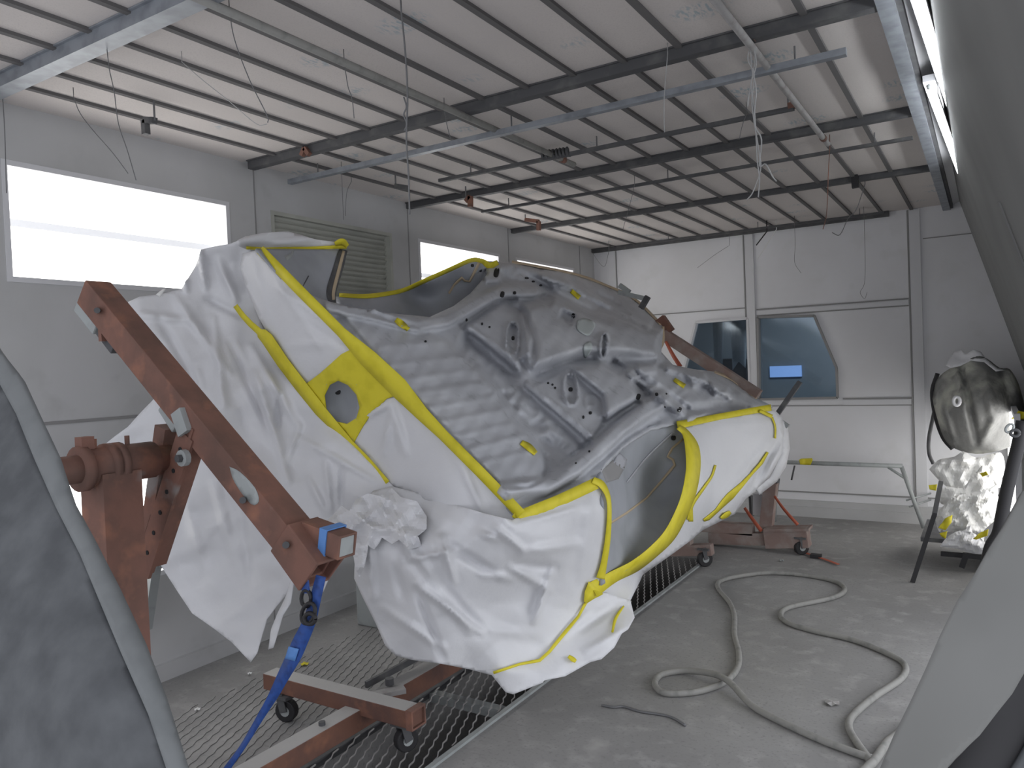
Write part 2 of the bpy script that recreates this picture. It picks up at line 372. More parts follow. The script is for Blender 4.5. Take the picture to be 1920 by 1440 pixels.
for i,(a,b_,c,d) in enumerate(OPEN):
    lab=['bright light panel high on left wall, nearest and largest','unlit wall panel with greenish grey slats between two lit panels','third high panel on left wall, lit, behind the raised wheel arch','farthest lit panel high on left wall by the back corner','low lit panel near floor of left wall behind the rusty post','low wall light behind the middle of the masked car','low wall light behind front half of the masked car','low wall light behind car nose near the back corner'][i]
    o=empty('wall_light' if i!=1 else 'slatted_panel',(XL-.07,(a+b_)/2,c),lab,'light' if i!=1 else 'panel')
    e=.006
    fr=MB(); 
    for lo,hi in (((XL-.12,a,c),(XL+.004,a+.025,d)),((XL-.12,b_-.025,c),(XL+.004,b_,d)),((XL-.12,a+.025,c),(XL+.004,b_-.025,c+.025)),((XL-.12,a+.025,d-.025),(XL+.004,b_-.025,d))): fr.box(lo,hi)
    fr.build('frame','trimlight' if i!=1 else 'shutter',o)
    if i!=1:
        zm=(c+d)/2+.01
        box('diffuser',(XL-.115,a+.025,zm+.018),(XL-.09,b_-.025,d-.025),'lit',o); box('diffuser',(XL-.115,a+.025,c+.025),(XL-.09,b_-.025,zm-.018),'lit',o)
        box('divider',(XL-.115,a+.025,zm-.018),(XL-.08,b_-.025,zm+.018),'divider',o)
    else:
        s=MB(); n=14
        for k in range(n):
            z0=c+.025+(d-c-.05)*k/n; z1=c+.025+(d-c-.05)*(k+1)/n
            s.add([(XL-.06,a+.02,z0),(XL-.06,b_-.02,z0),(XL-.035,b_-.02,z1),(XL-.035,a+.02,z1)],[(0,1,2,3)])
            s.add([(XL-.06,a+.02,z1),(XL-.06,b_-.02,z1),(XL-.035,b_-.02,z1),(XL-.035,a+.02,z1)],[(3,2,1,0)])
        s.build('slats','shutter',o); box('backing',(XL-.118,a+.02,c+.02),(XL-.065,b_-.02,d-.02),'shutter',o)
# wall seams
for y in (1.69,3.19,4.655,6.12,7.6):
    b=MB(); b.box((XL,y-.004,0),(XL+.004,y+.004,ZC-.004)); trim(b,'seam')
b=MB(); b.box((XL,YN,1.415),(XL+.005,YB,1.43)); trim(b,'seam')
# skirting on left wall
b=MB(); b.box((XL,YN,0),(XL+.03,YB,.09)); trim(b,'wallL')
# back wall with two slanted windows
w1=[(1305,605),(1402,597),(1407,750),(1268,750)]; w2=[(1421,595),(1527,592),(1569,690),(1571,746),(1423,749)]
def wb(q): p=PY(*q,YB); return (p[0],p[2])
H1=[wb(q) for q in w1]; H2=[wb(q) for q in w2]
struct(planar('wall_back',[(XL-.1,-.1),(.75,-.1),(.75,ZC+.05),(XL-.1,ZC+.05)],[H1,H2],lambda a,b:(a,YB,b),'wallwhite',.10,(0,-1,0)))
for i,H in enumerate((H1,H2)):
    o=empty('window_%d'%(i+1),(np.mean([h[0] for h in H]),YB+.05,min(h[1] for h in H)),None,None); struct(o)
    g=MB(); n=len(H); g.add([(h[0],YB+.045,h[1]) for h in H]+[(h[0],YB+.05,h[1]) for h in H],[tuple(range(n)),tuple(range(2*n-1,n-1,-1))]+[(k,(k+1)%n,n+(k+1)%n,n+k) for k in range(n)])
    struct(g.build('pane','glass',o)); fr=MB(); cen=np.mean(H,axis=0)
    for k in range(n):
        a,c=H[k],H[(k+1)%n]; fr.bar((a[0],YB+.02,a[1]),(c[0],YB+.02,c[1]),.09,.022,up=(cen[0]-a[0],0,cen[1]-a[1]))
    struct(fr.build('frame','trimlight' if i==0 else 'seam',o))
def bl(p,q,w,m,d=.012):
    a=PY(*p,YB); c=PY(*q,YB); b=MB(); b.bar((a[0],YB-d/2,a[2]),(c[0],YB-d/2,c[2]),d,w,up=nrm(np.cross(c-a,(0,1,0)))); 
    return trim(b,m)
bx=lambda q:PY(*q,YB)[0]
def vline(x,z0,z1,w,m,d=.012): b=MB(); b.box((x-w/2,YB-d,z0),(x+w/2,YB,z1)); return trim(b,m)
def hline(z,x0,x1,w,m,d=.010): b=MB(); b.box((x0,YB-d,z-w/2),(x1,YB,z+w/2)); return trim(b,m)
vline(-2.045,.1,ZC-.05,.085,'trimlight',.02); vline(-2.10,2.0,ZC-.05,.012,'seam',.014)
vline(-.60,.1,ZC-.01,.014,'seam',.014); vline(-.545,.1,ZC-.01,.09,'trimlight',.018); vline(-3.52,.1,ZC-.05,.01,'seam')
for z,w,m in ((2.085,.012,'seam'),(2.05,.045,'trimlight'),(2.02,.01,'seam'),(1.165,.014,'seam'),(1.13,.05,'trimlight'),(1.10,.010,'seam')):
    if z>1.2: hline(z,-1.99,-.61,w,m)
    else: hline(z,-1.99 if m=='seam' and z<1.15 else -1.2,-.61,w,m)
hline(2.11,XL,-2.11,.010,'seam'); hline(2.62,-.48,.1,.008,'seam'); hline(1.12,XL,-2.1,.012,'seam')
b=MB(); b.box((XL,YB-.05,0),(.7,YB,.10)); b.box((XL,YB-.03,.10),(.7,YB,.16)); struct(b.build('baseboard_back','wallL'))
hline(.24,XL,.4,.012,'seam')
# sloping right side panel that starts beside the lamps
A=PY(1800,380,YB); Bq=PY(1920,697,YB); RD=nrm(Bq-A); RN=np.array([RD[2],0,-RD[0]]); RN=RN if RN@(C0-A)>0 else -RN
A2=A-RD*.02; Bw=A+RD*1.62
V=[(A2[0],1.25,A2[2]),(Bw[0],1.25,Bw[2]),(Bw[0],YB,Bw[2]),(A2[0],YB,A2[2])]; V=V+[tuple(np.array(v)-RN*.04) for v in V]
wr=MB(); wr.add(V,[(0,1,2,3),(7,6,5,4),(0,4,5,1),(1,5,6,2),(2,6,7,3),(3,7,4,0)])
wr.box((Bw[0],5.4,-.0),(Bw[0]+.05,YB,Bw[2]))
struct(wr.build('wall_right','wallR'))
for k,(a,b2) in enumerate([((1873,380),(1920,500)),]):
    p=hit(*a,RN,RN@A+.006); q=hit(*b2,RN,RN@A+.006); bb=MB(); bb.bar(p,q,.012,.006,up=RN); trim(bb,'wallR')
# lamp strip between ceiling edge and right panel
b=MB(); b.add([(-.265,1.25,ZC-.02),(-.265,YB,ZC-.02),(A2[0]+.02,YB,A2[2]+.0),(A2[0]+.02,1.25,A2[2]+.0),(-.265,1.25,ZC+.06),(-.265,YB,ZC+.06),(A2[0]+.02,YB,A2[2]+.06),(A2[0]+.02,1.25,A2[2]+.06)],BF); trim(b,'wallwhite')
def lamp(p,q,z0,r,lab):
    a=PZ(*p,z0); c=PZ(*q,z0); o=empty('tube_lamp',(a+c)/2,lab,'lamp'); d=nrm(c-a)
    MB().tube([a,c],r,14).build('tube','tube',o,True)
    MB().tube([a-d*.03,a],r*.7,12).build('end_cap','greypaint',o,True); MB().tube([c,c+d*.03],r*1.15,12).build('end_cap','greypaint',o,True)
    up=np.array((.0,0,1)); MB().bar(a+up*.045,c+up*.045,.05,.03).build('housing','trimlight',o)
    sd_=np.array((.034,0,.01)); MB().bar(a+sd_,c+sd_,.004,.085).build('side_shield','rib',o)
lamp((1700,-60),(1799,258),2.78,.013,'nearest glowing tube lamp along upper right edge of ceiling')
lamp((1742,165),(1831,410),2.79,.014,'farther glowing tube lamp along right edge, ending at back wall')

# room behind the glass
o=empty('room_beyond',(-2,9.5,0),'dim blue-grey room seen through the slanted windows','room')
rm=MB(); rm.box((-4.2,11.6,-.1),(.9,11.7,2.9)); rm.box((-4.3,YB+.14,-.1),(-4.2,11.7,2.9)); rm.box((.8,YB+.14,-.1),(.9,11.7,2.9)); rm.box((-4.3,YB+.14,2.85),(.9,11.7,2.9)); rm.box((-4.3,YB+.14,-.15),(.9,11.7,-.1))
rm.build('shell','panelroom',o)
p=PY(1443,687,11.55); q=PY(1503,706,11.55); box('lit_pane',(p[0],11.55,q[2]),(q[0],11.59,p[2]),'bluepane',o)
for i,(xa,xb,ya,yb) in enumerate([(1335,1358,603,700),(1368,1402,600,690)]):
    o=sheet('hanging_film',[(xa,ya-12),(xb,ya-14),(xb-4,yb),((xa+xb)/2,yb-12),(xa+6,yb+4)],lambda x,y:surfY(x,y,8.5+.04*np.sin(x/3)),'film',None,step=5,thick=.003)  # added strips standing in for white reflection streaks on the pane
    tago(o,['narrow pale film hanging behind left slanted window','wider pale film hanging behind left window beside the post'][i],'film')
o=MB().box((PY(1340,690,8.8)[0],8.7,.4),(PY(1404,690,8.8)[0],9.1,PY(1370,672,8.8)[2])).build('dark_cabinet','black',None,bevel=.02); tago(o,'dark blurred cabinet low behind the left slanted window','cabinet')

# floor grating over the pit
def grating(name,x0,x1,y0,y1,lab,m,rail_=True,th=.0032,z=.004,sx=.048,sy=.15,mm='dust'):
    o=empty(name,((x0+x1)/2,(y0+y1)/2,0),lab,'grating')
    g=MB(); dr=np.array([-.375,.927]); X=x0-( y1-y0)*0
    n=int((x1-x0+.6)/sx)
    # zigzag strands running mostly lengthwise
    i=0; xx=x0-.02
    while xx<x1+ (y1-y0)*.42:
        pts=[]; y=y0; k=0
        while y<=y1:
            px=xx-(y-y0)*.405+(.0045 if k%2 else -.0045)
            pts.append((px,y,z)); y+=.035; k+=1
        run=[]
        for p in pts+[None]:
            if p is not None and x0<=p[0]<=x1: run.append(p)
            else:
                if len(run)>2:
                    V=[];F=[]
                    for j,c in enumerate(run):
                        V+=[(c[0]-th,c[1],c[2]),(c[0]+th,c[1],c[2]),(c[0],c[1],c[2]-.007)]
                        if j: a=(j-1)*3; F+=[(a,a+3,a+4,a+1),(a+1,a+4,a+5,a+2),(a+2,a+5,a+3,a)]
                    g.add(V,F)
                run=[]
        xx+=sx
    g.build('mesh',mm,o)
    if rail_:
        MB().box((x1-.002,y0,-.03),(x1+.022,y1,.012)).build('edge_rail','greypaint',o); MB().box((x0-.02,y0,-.03),(x0+.002,y1,.004)).build('edge_rail','darksteel',o)
        MB().box((x0,y0,-.05),(x1,y0+.03,-.004)).build('cross_bar','darksteel',o)
        for yy in (2.95,4.4): MB().box((x0,yy,-.05),(x1,yy+.05,-.006)).build('cross_bar','greypaint',o)
    return o
grating('floor_grating',PIT0,PIT1,PY0,PY1,'dark expanded metal grating over the pit beneath the masked car body','dust')
grating('floor_grating',-3.35,PIT0-.03,1.3,4.6,'dust-filled grating left of the pit around the blue strap','dust',False,.0018,.004,mm='floorline')

# ================= CAR BODY ON ITS SIDE =================
YR=2.35
B1=PY(480,468,YR); B2=PY(975,965,YR); BV=nrm(B2-B1); BN=np.array([-BV[2],0,BV[0]]); BM=(B1+B2)/2
def body(u,v,w): return BM+np.array([0,u,0])+BV*v+BN*w
car=empty('car',body(2,0,-.9),'stripped grey car body turned on its side, wrapped in white masking paper with yellow tape','car body')
def sm(t): t=np.clip(t,0,1); return t*t*(3-2*t)
def ridge(pl,w,a): return lambda x,y: a*sm(1.6-1.6*dseg(x,y,pl)/w)
def gau(pl,w,a): return lambda x,y: a*np.exp(-(dseg(x,y,pl)/w)**2)
def plat(poly,soft,a):
    def f(x,y):
        s=inside(x,y,poly); d=dseg(x,y,poly,True)*np.where(s,1,-1); return a*sm(d/soft+.5)
    return f
def slope(poly,soft,fn):
    def f(x,y):
        s=inside(x,y,poly); d=dseg(x,y,poly,True)*np.where(s,1,-1); return sm(d/soft+.5)*fn(x,y)
    return f
FEAT=[]
# ribs pressed in the rear floor
ribend=[(828,640),(850,668),(880,705),(915,742),(945,775),(968,800),(985,822)]
for (xa,ya,xb,yb) in [(712,650,835,640),(735,684,872,668),(757,712,900,692),(778,738,922,716),(800,766,942,742),(822,792,958,766),(845,820,972,792),(868,846,984,816),(890,872,992,845)]:
    FEAT.append(ridge([(xa,ya),(xb,yb)],8,.0055)); FEAT.append(gau([(xa+6,ya+10),(xb,yb+9)],3,.002))
# floor step down to the dirty channel, raised outer edge
FEAT.append(plat([(640,590),(800,618),(850,650),(905,700),(950,752),(1000,812),(1030,870),(1020,905),(955,935),(930,900),(880,850),(700,660)],12,.03))
FEAT.append(plat([(870,612),(905,640),(970,700),(1010,745),(1085,815),(1105,840),(1060,872),(1025,870),(985,812),(930,730),(895,692),(862,655)],18,-.032))
FEAT.append(gau([(880,640),(915,668),(955,700)],14,-.035))
FEAT.append(gau([(940,745),(975,790),(1010,800)],12,-.03))
FEAT.append(gau([(1025,830),(1060,850)],14,-.04))
# left frame rail and right frame rail
FEAT.append(ridge([(619,574),(712,592),(784,610),(838,600),(900,566),(945,545),(1000,545)],17,.055))
FEAT.append(gau([(690,583),(740,603),(800,622)],5,-.02))
FEAT.append(ridge([(948,922),(1020,912),(1075,880),(1120,845),(1160,805),(1200,775),(1240,750)],22,.075))
FEAT.append(gau([(1030,893),(1060,870),(1108,828),(1160,783),(1195,757)],7,-.03))
FEAT.append(gau([(955,930),(1030,925),(1090,893),(1140,850),(1180,815),(1230,790)],6,-.022))
# cross tube
FEAT.append(ridge([(880,616),(925,648),(969,684)],10,.03)); FEAT.append(ridge([(990,722),(1050,772),(1111,824)],10,.03))
FEAT.append(gau([(865,612),(895,592),(925,568),(965,560)],5,-.03))
# sloped plates and humps
FEAT.append(plat([(886,606),(946,564),(985,590),(992,662),(968,684)],8,.02))
FEAT.append(plat([(985,575),(1040,560),(1100,590),(1160,605),(1240,622),(1236,672),(1180,664),(1090,662),(1000,692),(985,668)],26,.10))
FEAT.append(plat([(1002,724),(1062,692),(1126,742),(1130,790),(1111,822)],8,.02))
FEAT.append(plat([(1062,690),(1125,680),(1186,712),(1202,752),(1165,770),(1134,792),(1126,742)],22,.085))
FEAT.append(gau([(1005,700),(1060,678),(1110,668)],8,-.035))
FEAT.append(gau([(955,572),(985,588),(1002,640),(1000,680)],6,-.03)); FEAT.append(gau([(1062,690),(1128,745),(1132,790)],5,-.02))
FEAT.append(gau([(1135,790),(1170,768),(1195,752)],7,-.04))
# front floors
FEAT.append(plat([(1160,690),(1230,676),(1340,700),(1400,745),(1440,762),(1290,790),(1230,735)],20,.05))
FEAT.append(ridge([(1180,700),(1225,735),(1270,770)],7,.035)); FEAT.append(gau([(1195,700),(1240,730),(1288,765)],5,-.03))
FEAT.append(gau([(1290,770),(1350,762),(1400,765)],9,-.04)); FEAT.append(ridge([(1255,690),(1320,712),(1370,745)],9,.03))
FEAT.append(plat([(1285,700),(1320,700),(1330,722),(1300,725)],8,.03)); FEAT.append(plat([(1330,715),(1365,722),(1370,742),(1340,742)],8,.03))
FEAT.append(plat([(1190,682),(1225,684),(1232,700),(1200,705)],6,.03))
FEAT.append(ridge([(940,500),(1000,512),(1070,535),(1150,575),(1215,610)],9,.03)); FEAT.append(gau([(950,520),(1010,535),(1080,570),(1140,600)],7,-.03))
FEAT.append(plat([(1020,500),(1080,520),(1070,540),(1010,522)],9,.025)); FEAT.append(gau([(960,506),(1005,520),(1030,538)],6,-.03))
FEAT.append(plat([(1090,540),(1150,560),(1180,590),(1120,580)],12,-.03)); FEAT.append(gau([(1130,590),(1190,612)],9,.025))
for q in ([(1020,548),(1040,560),(1030,575),(1010,562)],[(1055,580),(1080,592),(1070,608),(1048,597)],[(1150,672),(1175,690),(1160,702),(1140,684)],[(1200,705),(1222,722),(1205,735),(1185,718)]): FEAT.append(plat(q,7,-.045))
FEAT.append(plat([(900,506),(925,498),(945,506),(938,528),(912,530)],8,.03))
# oblong stampings
def stad(cx,cy,a,b,rot=0,n=16):
    out=[]
    for k in range(n):
        t=2*math.pi*k/n; x=math.copysign(abs(math.cos(t))**.8,math.cos(t))*a; y=math.copysign(abs(math.sin(t))**.65,math.sin(t))*b
        out.append((cx+x*math.cos(rot)-y*math.sin(rot),cy+x*math.sin(rot)+y*math.cos(rot)))
    return out
for s in (stad(961,634,11,30,.03),stad(1070,729,12,28,-.08)): 
    FEAT.append((lambda s: lambda x,y:.022*np.exp(-(dseg(x,y,s,True)/3.2)**2)-.016*inside(x,y,s))(s))
FEAT.append((lambda s: lambda x,y:.03*np.exp(-(dseg(x,y,s,True)/2.6)**2)-.02*inside(x,y,s))(stad(1132,647,5.5,21,.08)))
FEAT.append((lambda s: lambda x,y:.012*np.exp(-(dseg(x,y,s,True)/3)**2))(stad(1108,752,10,10)))
# folded flange by lower right end of the floor
FEAT.append(gau([(948,912),(990,912),(1018,900),(1026,880),(1022,855)],5,-.035))
def lump(x,y): return .004*np.sin(x/17+y/31)*np.sin(y/13-x/41)+.003*np.sin(x/7.3)*np.sin(y/8.1+x/19)
def lumpf(x,y):
    k=1.4*sm(1.5-dseg(x,y,[(880,655),(1010,800),(1060,850)])/25)+sm((x-1180)/60.)+sm((x-900)/60)*sm((560-y)/30.)
    return .005*k*np.sin(x/6.1+1.3*np.sin(y/9.))*np.sin(y/5.3+1.1*np.sin(x/7.))
def wf(x,y):
    x=np.asarray(x,float); y=np.asarray(y,float); h=lump(x,y)+lumpf(x,y)
    for f in FEAT: h=h+f(x,y)
    return h
def belly(x,y,extra=0):
    R=rays(x,y); w=wf(x,y)+extra; t=((BM-C0)@BN+w)/(R@BN); return C0+R*t[:,None]
BO=[(492,468),(640,612),(860,822),(975,965),(1035,935),(1122,897),(1137,868),(1165,838),(1200,812),(1250,792),(1272,788),(1350,775),(1450,762),(1420,747),(1372,712),(1340,697),(1300,694),(1262,688),(1238,674),(1244,612),(1217,585),(1190,562),(1150,541),(1076,514),(1000,497),(940,491),(905,489),(915,510),(880,548),(850,572),(806,592),(760,588),(712,584),(670,575),(622,566)]
BO=[(620,566),(670,577),(712,585),(760,590),(806,594),(850,574),(882,550),(915,512),(905,489),(940,491),(1000,497),(1076,514),(1150,541),(1190,562),(1217,585),(1244,612),(1240,660),(1262,684),(1300,692),(1340,697),(1372,712),(1420,747),(1450,762),(1350,778),(1268,796),(1220,802),(1165,838),(1137,868),(1122,897),(1035,935),(972,965),(860,850),(740,730),(620,612),(560,545)]
sheet('underbody',BO,belly,'primer',car,step=3.6,thick=.02,thoff=1)
# rear quarter inner panel at upper left
qf=rbf([(500,470,2.36),(560,545,2.36),(645,468,2.95),(622,560,2.7),(600,575,2.5),(560,470,2.6)])
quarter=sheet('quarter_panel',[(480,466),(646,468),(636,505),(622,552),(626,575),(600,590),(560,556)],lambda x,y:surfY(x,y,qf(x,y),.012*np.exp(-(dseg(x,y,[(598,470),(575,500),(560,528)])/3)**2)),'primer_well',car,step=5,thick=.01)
qs=lambda x,y:surfY(x,y,qf(x,y))
ribbon('dark_seam',[(597,470,3),(590,482,3),(576,500,3),(566,516,3),(560,526,2)],3,qs,'darksteel',car,.004)
ribbon('dark_seam',[(579,517,2),(572,530,2),(568,537,1)],2,qs,'darksteel',car,.004)
ribbon('dark_seam',[(550,470,3),(546,478,6),(536,484,10)],4,qs,'greypaint',car,.004)
ribbon('pillar_edge',[(644,468,16),(634,505,18),(622,545,18),(624,568,13)],16,qs,'darksteel',car,.01)
ribbon('sealer_strip',[(645,470,5),(636,505,6),(626,545,6),(626,562,5)],5,qs,'tan',car,.016)

# wheel housings
wl=rbf([(620,556,3.0),(680,558,3.2),(720,553,3.33),(800,525,3.62),(885,489,3.97),(905,495,4.3),(850,572,3.9),(806,590,3.75),(760,588,3.35),(700,582,3.1),(640,566,2.95),(780,560,3.75),(850,530,4.05)])
wlf=lambda x,y:surfY(x,y,wl(x,y))
wo=[(620,556),(650,556),(684,557),(722,552),(760,544),(800,526),(845,506),(884,488),(906,488),(918,508),(884,552),(852,576),(806,596),(760,592),(705,584),(640,572)]
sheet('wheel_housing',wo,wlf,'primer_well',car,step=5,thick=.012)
ribbon('arch_tape',[(636,553,7),(684,555,8),(722,551,8),(760,543,8),(800,525,8),(845,505,8),(884,488,8),(905,490,9),(918,498,12),(934,492,9)],8,wlf,'tape',car,.008)
ribbon('sealer_strip',[(842,550,4),(852,534,4),(866,521,5),(872,527,4),(881,528,4),(890,510,5),(899,492,5)],5,wlf,'tan',car,.008,straight=True)
wr_=rbf([(1122,900,3.0),(1140,950,3.02),(1134,1040,3.1),(1136,1085,3.2),(1190,1050,3.55),(1250,1000,3.95),(1290,900,4.3),(1284,825,4.5),(1268,795,4.5),(1220,800,4.15),(1165,838,3.75),(1137,868,3.35),(1200,930,4.05),(1170,1000,3.6),(1230,880,4.3)])
wrf=lambda x,y:surfY(x,y,wr_(x,y),-.012*np.exp(-(dseg(x,y,[(1170,900),(1215,852),(1262,815)])/7)**2))
wro=[(1122,893),(1140,862),(1168,834),(1222,798),(1270,792),(1292,812),(1302,850),(1300,905),(1282,955),(1254,1004),(1205,1052),(1160,1078),(1128,1098),(1128,1030),(1134,960),(1126,915)]
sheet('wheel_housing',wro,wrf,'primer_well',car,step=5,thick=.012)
ribbon('sealer_strip',[(1140,984,4),(1175,962,4),(1212,934,4),(1240,902,4),(1265,872,5),(1262,862,5),(1252,856,5),(1261,840,4),(1282,822,4)],4,wrf,'tan',car,.01,straight=True)
# bracket in right wheel housing
for (q,m,nm) in (([(1128,880),(1148,862),(1172,876),(1160,898),(1138,905)],'darksteel','bracket_recess'),([(1150,868),(1160,846),(1176,862),(1170,882)],'primer_dusty','bracket')):
    sheet(nm,q,(lambda x,y:surfY(x,y,wr_(x,y),.02)),m if nm=='bracket' else 'seam',car,step=5,thick=.015)
ribbon('edge_strip',[(1176,905,4),(1210,862,4),(1240,832,4),(1262,812,4)],4,wrf,'primer_dusty',car,.012)
# paint patches, plugs and holes on the underside
ribbon('tape_patch',[(742,599,9),(752,606,12),(766,618,9)],10,belly,'tape',car,.012)
ribbon('tape_patch',[(978,829,9),(992,838,13),(1005,850,9)],10,belly,'tape',car,.012)
ribbon('tape_patch',[(1071,545,7),(1087,558,9)],8,belly,'tape',car,.02); ribbon('tape_patch',[(1264,711,7),(1284,724,9)],8,belly,'tape',car,.02)
pp=M['patch']=mat('white filler patch',(.48,.52,.52),.6)
sheet('filler_patch',[(1083,600),(1095,596),(1112,602),(1116,612),(1106,628),(1094,626),(1082,616)],lambda x,y:belly(x,y,.006),'patch',car,step=4,thick=.002,curve=3)
sheet('filler_patch',[(1096,645),(1108,640),(1110,655),(1098,672),(1094,660)],lambda x,y:belly(x,y,.006),'patch',car,step=4,thick=.002,curve=3)
def hole(x,y,a,b,rot=0,fn=belly,m='dark'):
    s=stad(x,y,a,b,rot,12); sheet('hole',s,lambda X,Y:(fn(X,Y)+ (C0-fn(X,Y))*.0015),m,car,step=3,thick=.001)
for q in [(931,511,5,9,.2),(901,506,3,4,0),(942,552,4,6,.2),(965,549,3,3,0),(875,600,2,3,0),(1094,782,2,3,0),(1107,774,3,3,0),(1036,721,2,2,0),(1041,727,2,2,0),(1028,718,2,2,0),(962,634,3,4,0),(1070,730,4,4,0),(1197,744,4,6,.3),(1231,739,3,3,0),(1247,763,1.6,2,0),(904,607,2,2.5,0),(918,613,2,2,0),(798,640,2.2,2,0),(1274,768,4,5,.4),(1000,528,3,2,0),(1014,535,3,2,0),(988,521,4,2,0),(1250,738,2,2,0),(1105,846,2,2,0),(1080,868,2,1.5,0),(1075,592,3,5,0)]: hole(*q)
for q in [(1263,821,4.5,4.5,0),(1222,1024,2,2,0)]: hole(*q,fn=wrf)
hole(886,498,3,3,0,fn=wlf)
# body mass behind: rounded shell of floor, sills and roof
def sect(u):
    k=1-.25*max(0,(u-3.4)/.9)**2-.12*max(0,(.5-u)/.5)
    return [(-.74*k,-.45),(-.83*k,-.62),(-.80*k,-.85),(-.62*k,-1.08),(-.4*k,-1.14),(.4*k,-1.14),(.60*k,-1.05),(.78*k,-.85),(.80*k,-.62),(.72*k,-.45),(0.3,-.38),(-.3,-.38)]
V=[];F=[];us=[.50,.6,.8,1.6,2.6,3.4,3.8,3.95]
for u in us: V+=[body(u,v,w) for v,w in sect(u)]
n=12
for i in range(len(us)-1):
    for k in range(n): F.append((i*n+k,i*n+(k+1)%n,(i+1)*n+(k+1)%n,(i+1)*n+k))
F+= [tuple(range(n-1,-1,-1)),tuple((len(us)-1)*n+k for k in range(n))]
mk('upper_shell',V,F,'primer_well',car,True,bevel=.02)

# ---- masking paper ----
# rear valance strip, line A to line B
rv=rbf([(475,468,2.35),(975,965,2.35),(720,712,2.35),(440,575,2.36),(560,725,2.36),(730,910,2.36),(800,1000,2.32),(600,690,2.31),(850,900,2.30),(500,560,2.32)])
cr1=crumple(3,70,.018); 
fo1=folds([(500,500,600,650,10,.02),(520,540,640,620,8,.02),(560,600,700,680,9,-.015),(470,480,505,600,12,.018),(690,780,735,755,7,.03),(735,760,760,850,10,.03),(720,850,735,770,9,.025),(800,760,960,950,14,.01),(860,860,905,960,10,.02),(540,650,620,640,12,.012)])
rvf=lambda x,y:surfY(x,y,rv(x,y),cr1(x,y)+1.3*fo1(x,y))
rvflat=lambda x,y:surfY(x,y,rv(x,y),np.zeros(len(x))+.008)
sheet('masking_paper',[(480,470),(560,548),(662,655),(652,665),(620,690),(590,712),(568,722),(530,665),(500,622),(486,598),(462,540),(450,500),(455,475)],rvf,'paper',car,step=6)
# lower part of valance paper, from the yellow patch to the corner
sheet('masking_paper',[(668,810),(690,775),(722,745),(742,742),(752,757),(775,755),(800,775),(860,842),(975,965),(985,985),(960,1010),(900,1000),(840,960),(780,930),(735,910),(690,855),(660,828)],rvf,'paper',car,step=6)
# yellow taped square around round opening
hx=[(608,742),(618,722),(634,714),(652,722),(668,740),(674,764),(668,784),(650,795),(628,790),(612,774)]
sheet('masking_tape',[(568,724),(600,700),(640,664),(664,652),(705,682),(742,722),(770,752),(752,757),(742,742),(724,748),(694,778),(676,806),(662,832),(635,800),(600,762)],rvflat,'tape',car,step=6,holes=[hx])
sheet('round_recess',stad(640,754,35,44,0,18),lambda x,y:surfY(x,y,rv(x,y)+.06-.05*((x-640)**2/1100+(y-754)**2/1800)),'primer_well',car,step=5,thick=.003)
sheet('hole',stad(633,734,5,6),lambda x,y:surfY(x,y,rv(x,y)+.045),'dark',car,step=3,thick=.002)
# tape line A
ribbon('masking_tape',[(487,468,18),(560,543,19),(640,623,19),(690,672,34),(745,725,38),(790,775,26),(830,815,20),(900,885,20),(977,965,20)],19,lambda x,y:surfY(x,y,rv(x,y),np.zeros(len(x))+.02),'tape',car,.012,straight=True)
# tape line B
ribbon('masking_tape',[(441,573,9),(455,592,10),(470,608,11),(486,622,12),(490,625,20),(500,635,23),(530,680,23),(562,722,23),(600,770,22),(655,830,13),(690,865,12),(725,906,12)],12,rvflat,'tape',car,.012,straight=True)

# big draped sheet over rear deck
dr=rbf([(470,440,2.36),(380,465,2.3),(345,540,2.25),(250,560,2.08),(245,600,2.05),(200,835,1.98),(300,740,2.08),(440,575,2.37),(560,725,2.37),(655,825,2.37),(730,910,2.35),(420,760,2.2),(350,900,2.1),(300,1045,2.05),(345,1130,2.05),(475,1240,2.08),(555,1075,2.2),(640,990,2.28),(560,900,2.28),(500,820,2.27),(640,920,2.32)])
_a,_b=crumple(11,80,.040,8),crumple(12,34,.012,7)
cr2=lambda x,y:_a(x,y)+_b(x,y)
fo2=folds([(460,480,480,560,14,.03),(330,560,430,700,12,.03),(300,600,390,760,12,-.025),(400,600,420,760,12,.03),(430,640,520,840,10,-.03),(470,650,560,800,12,.03),(370,700,400,860,12,.03),(480,700,540,900,12,.035),(525,740,520,800,8,-.03),(560,800,540,860,9,.03),(260,590,350,600,10,.03),(340,480,350,545,7,.03),(375,470,385,540,8,.04),(410,490,440,560,12,.04),(390,560,450,590,10,-.03),(580,900,610,960,9,.03),(610,860,620,960,8,.03),(640,880,640,950,7,-.03),(400,900,440,1050,14,.025),(450,950,470,1100,12,-.02),(350,940,380,1060,14,.02),(500,900,520,980,12,.02),(560,820,700,900,8,.02)])
def drf(x,y): return surfY(x,y,dr(x,y)+.03*sm((x-425)/45)*sm((730-y)/60),cr2(x,y)*np.clip(dseg(x,y,[(440,575),(560,725),(655,825),(730,910)])/40,0.1,1)+1.5*fo2(x,y))
sheet('masking_paper',[(455,448),(430,458),(405,462),(378,468),(366,500),(340,542),(300,552),(262,556),(240,566),(246,610),(252,660),(254,700),(262,703),(285,730),(300,736),(262,775),(240,800),(215,818),(188,840),(187,868),(230,880),(280,872),(330,900),(322,960),(300,1005),(286,1043),(300,1058),(330,1105),(360,1150),(400,1178),(435,1205),(470,1242),(482,1225),(490,1195),(500,1160),(520,1135),(545,1105),(562,1075),(600,1040),(640,1000),(700,960),(738,912),(655,828),(600,768),(562,735),(530,672),(492,615),(478,570),(478,520),(470,470)],drf,'paper',car,step=5)
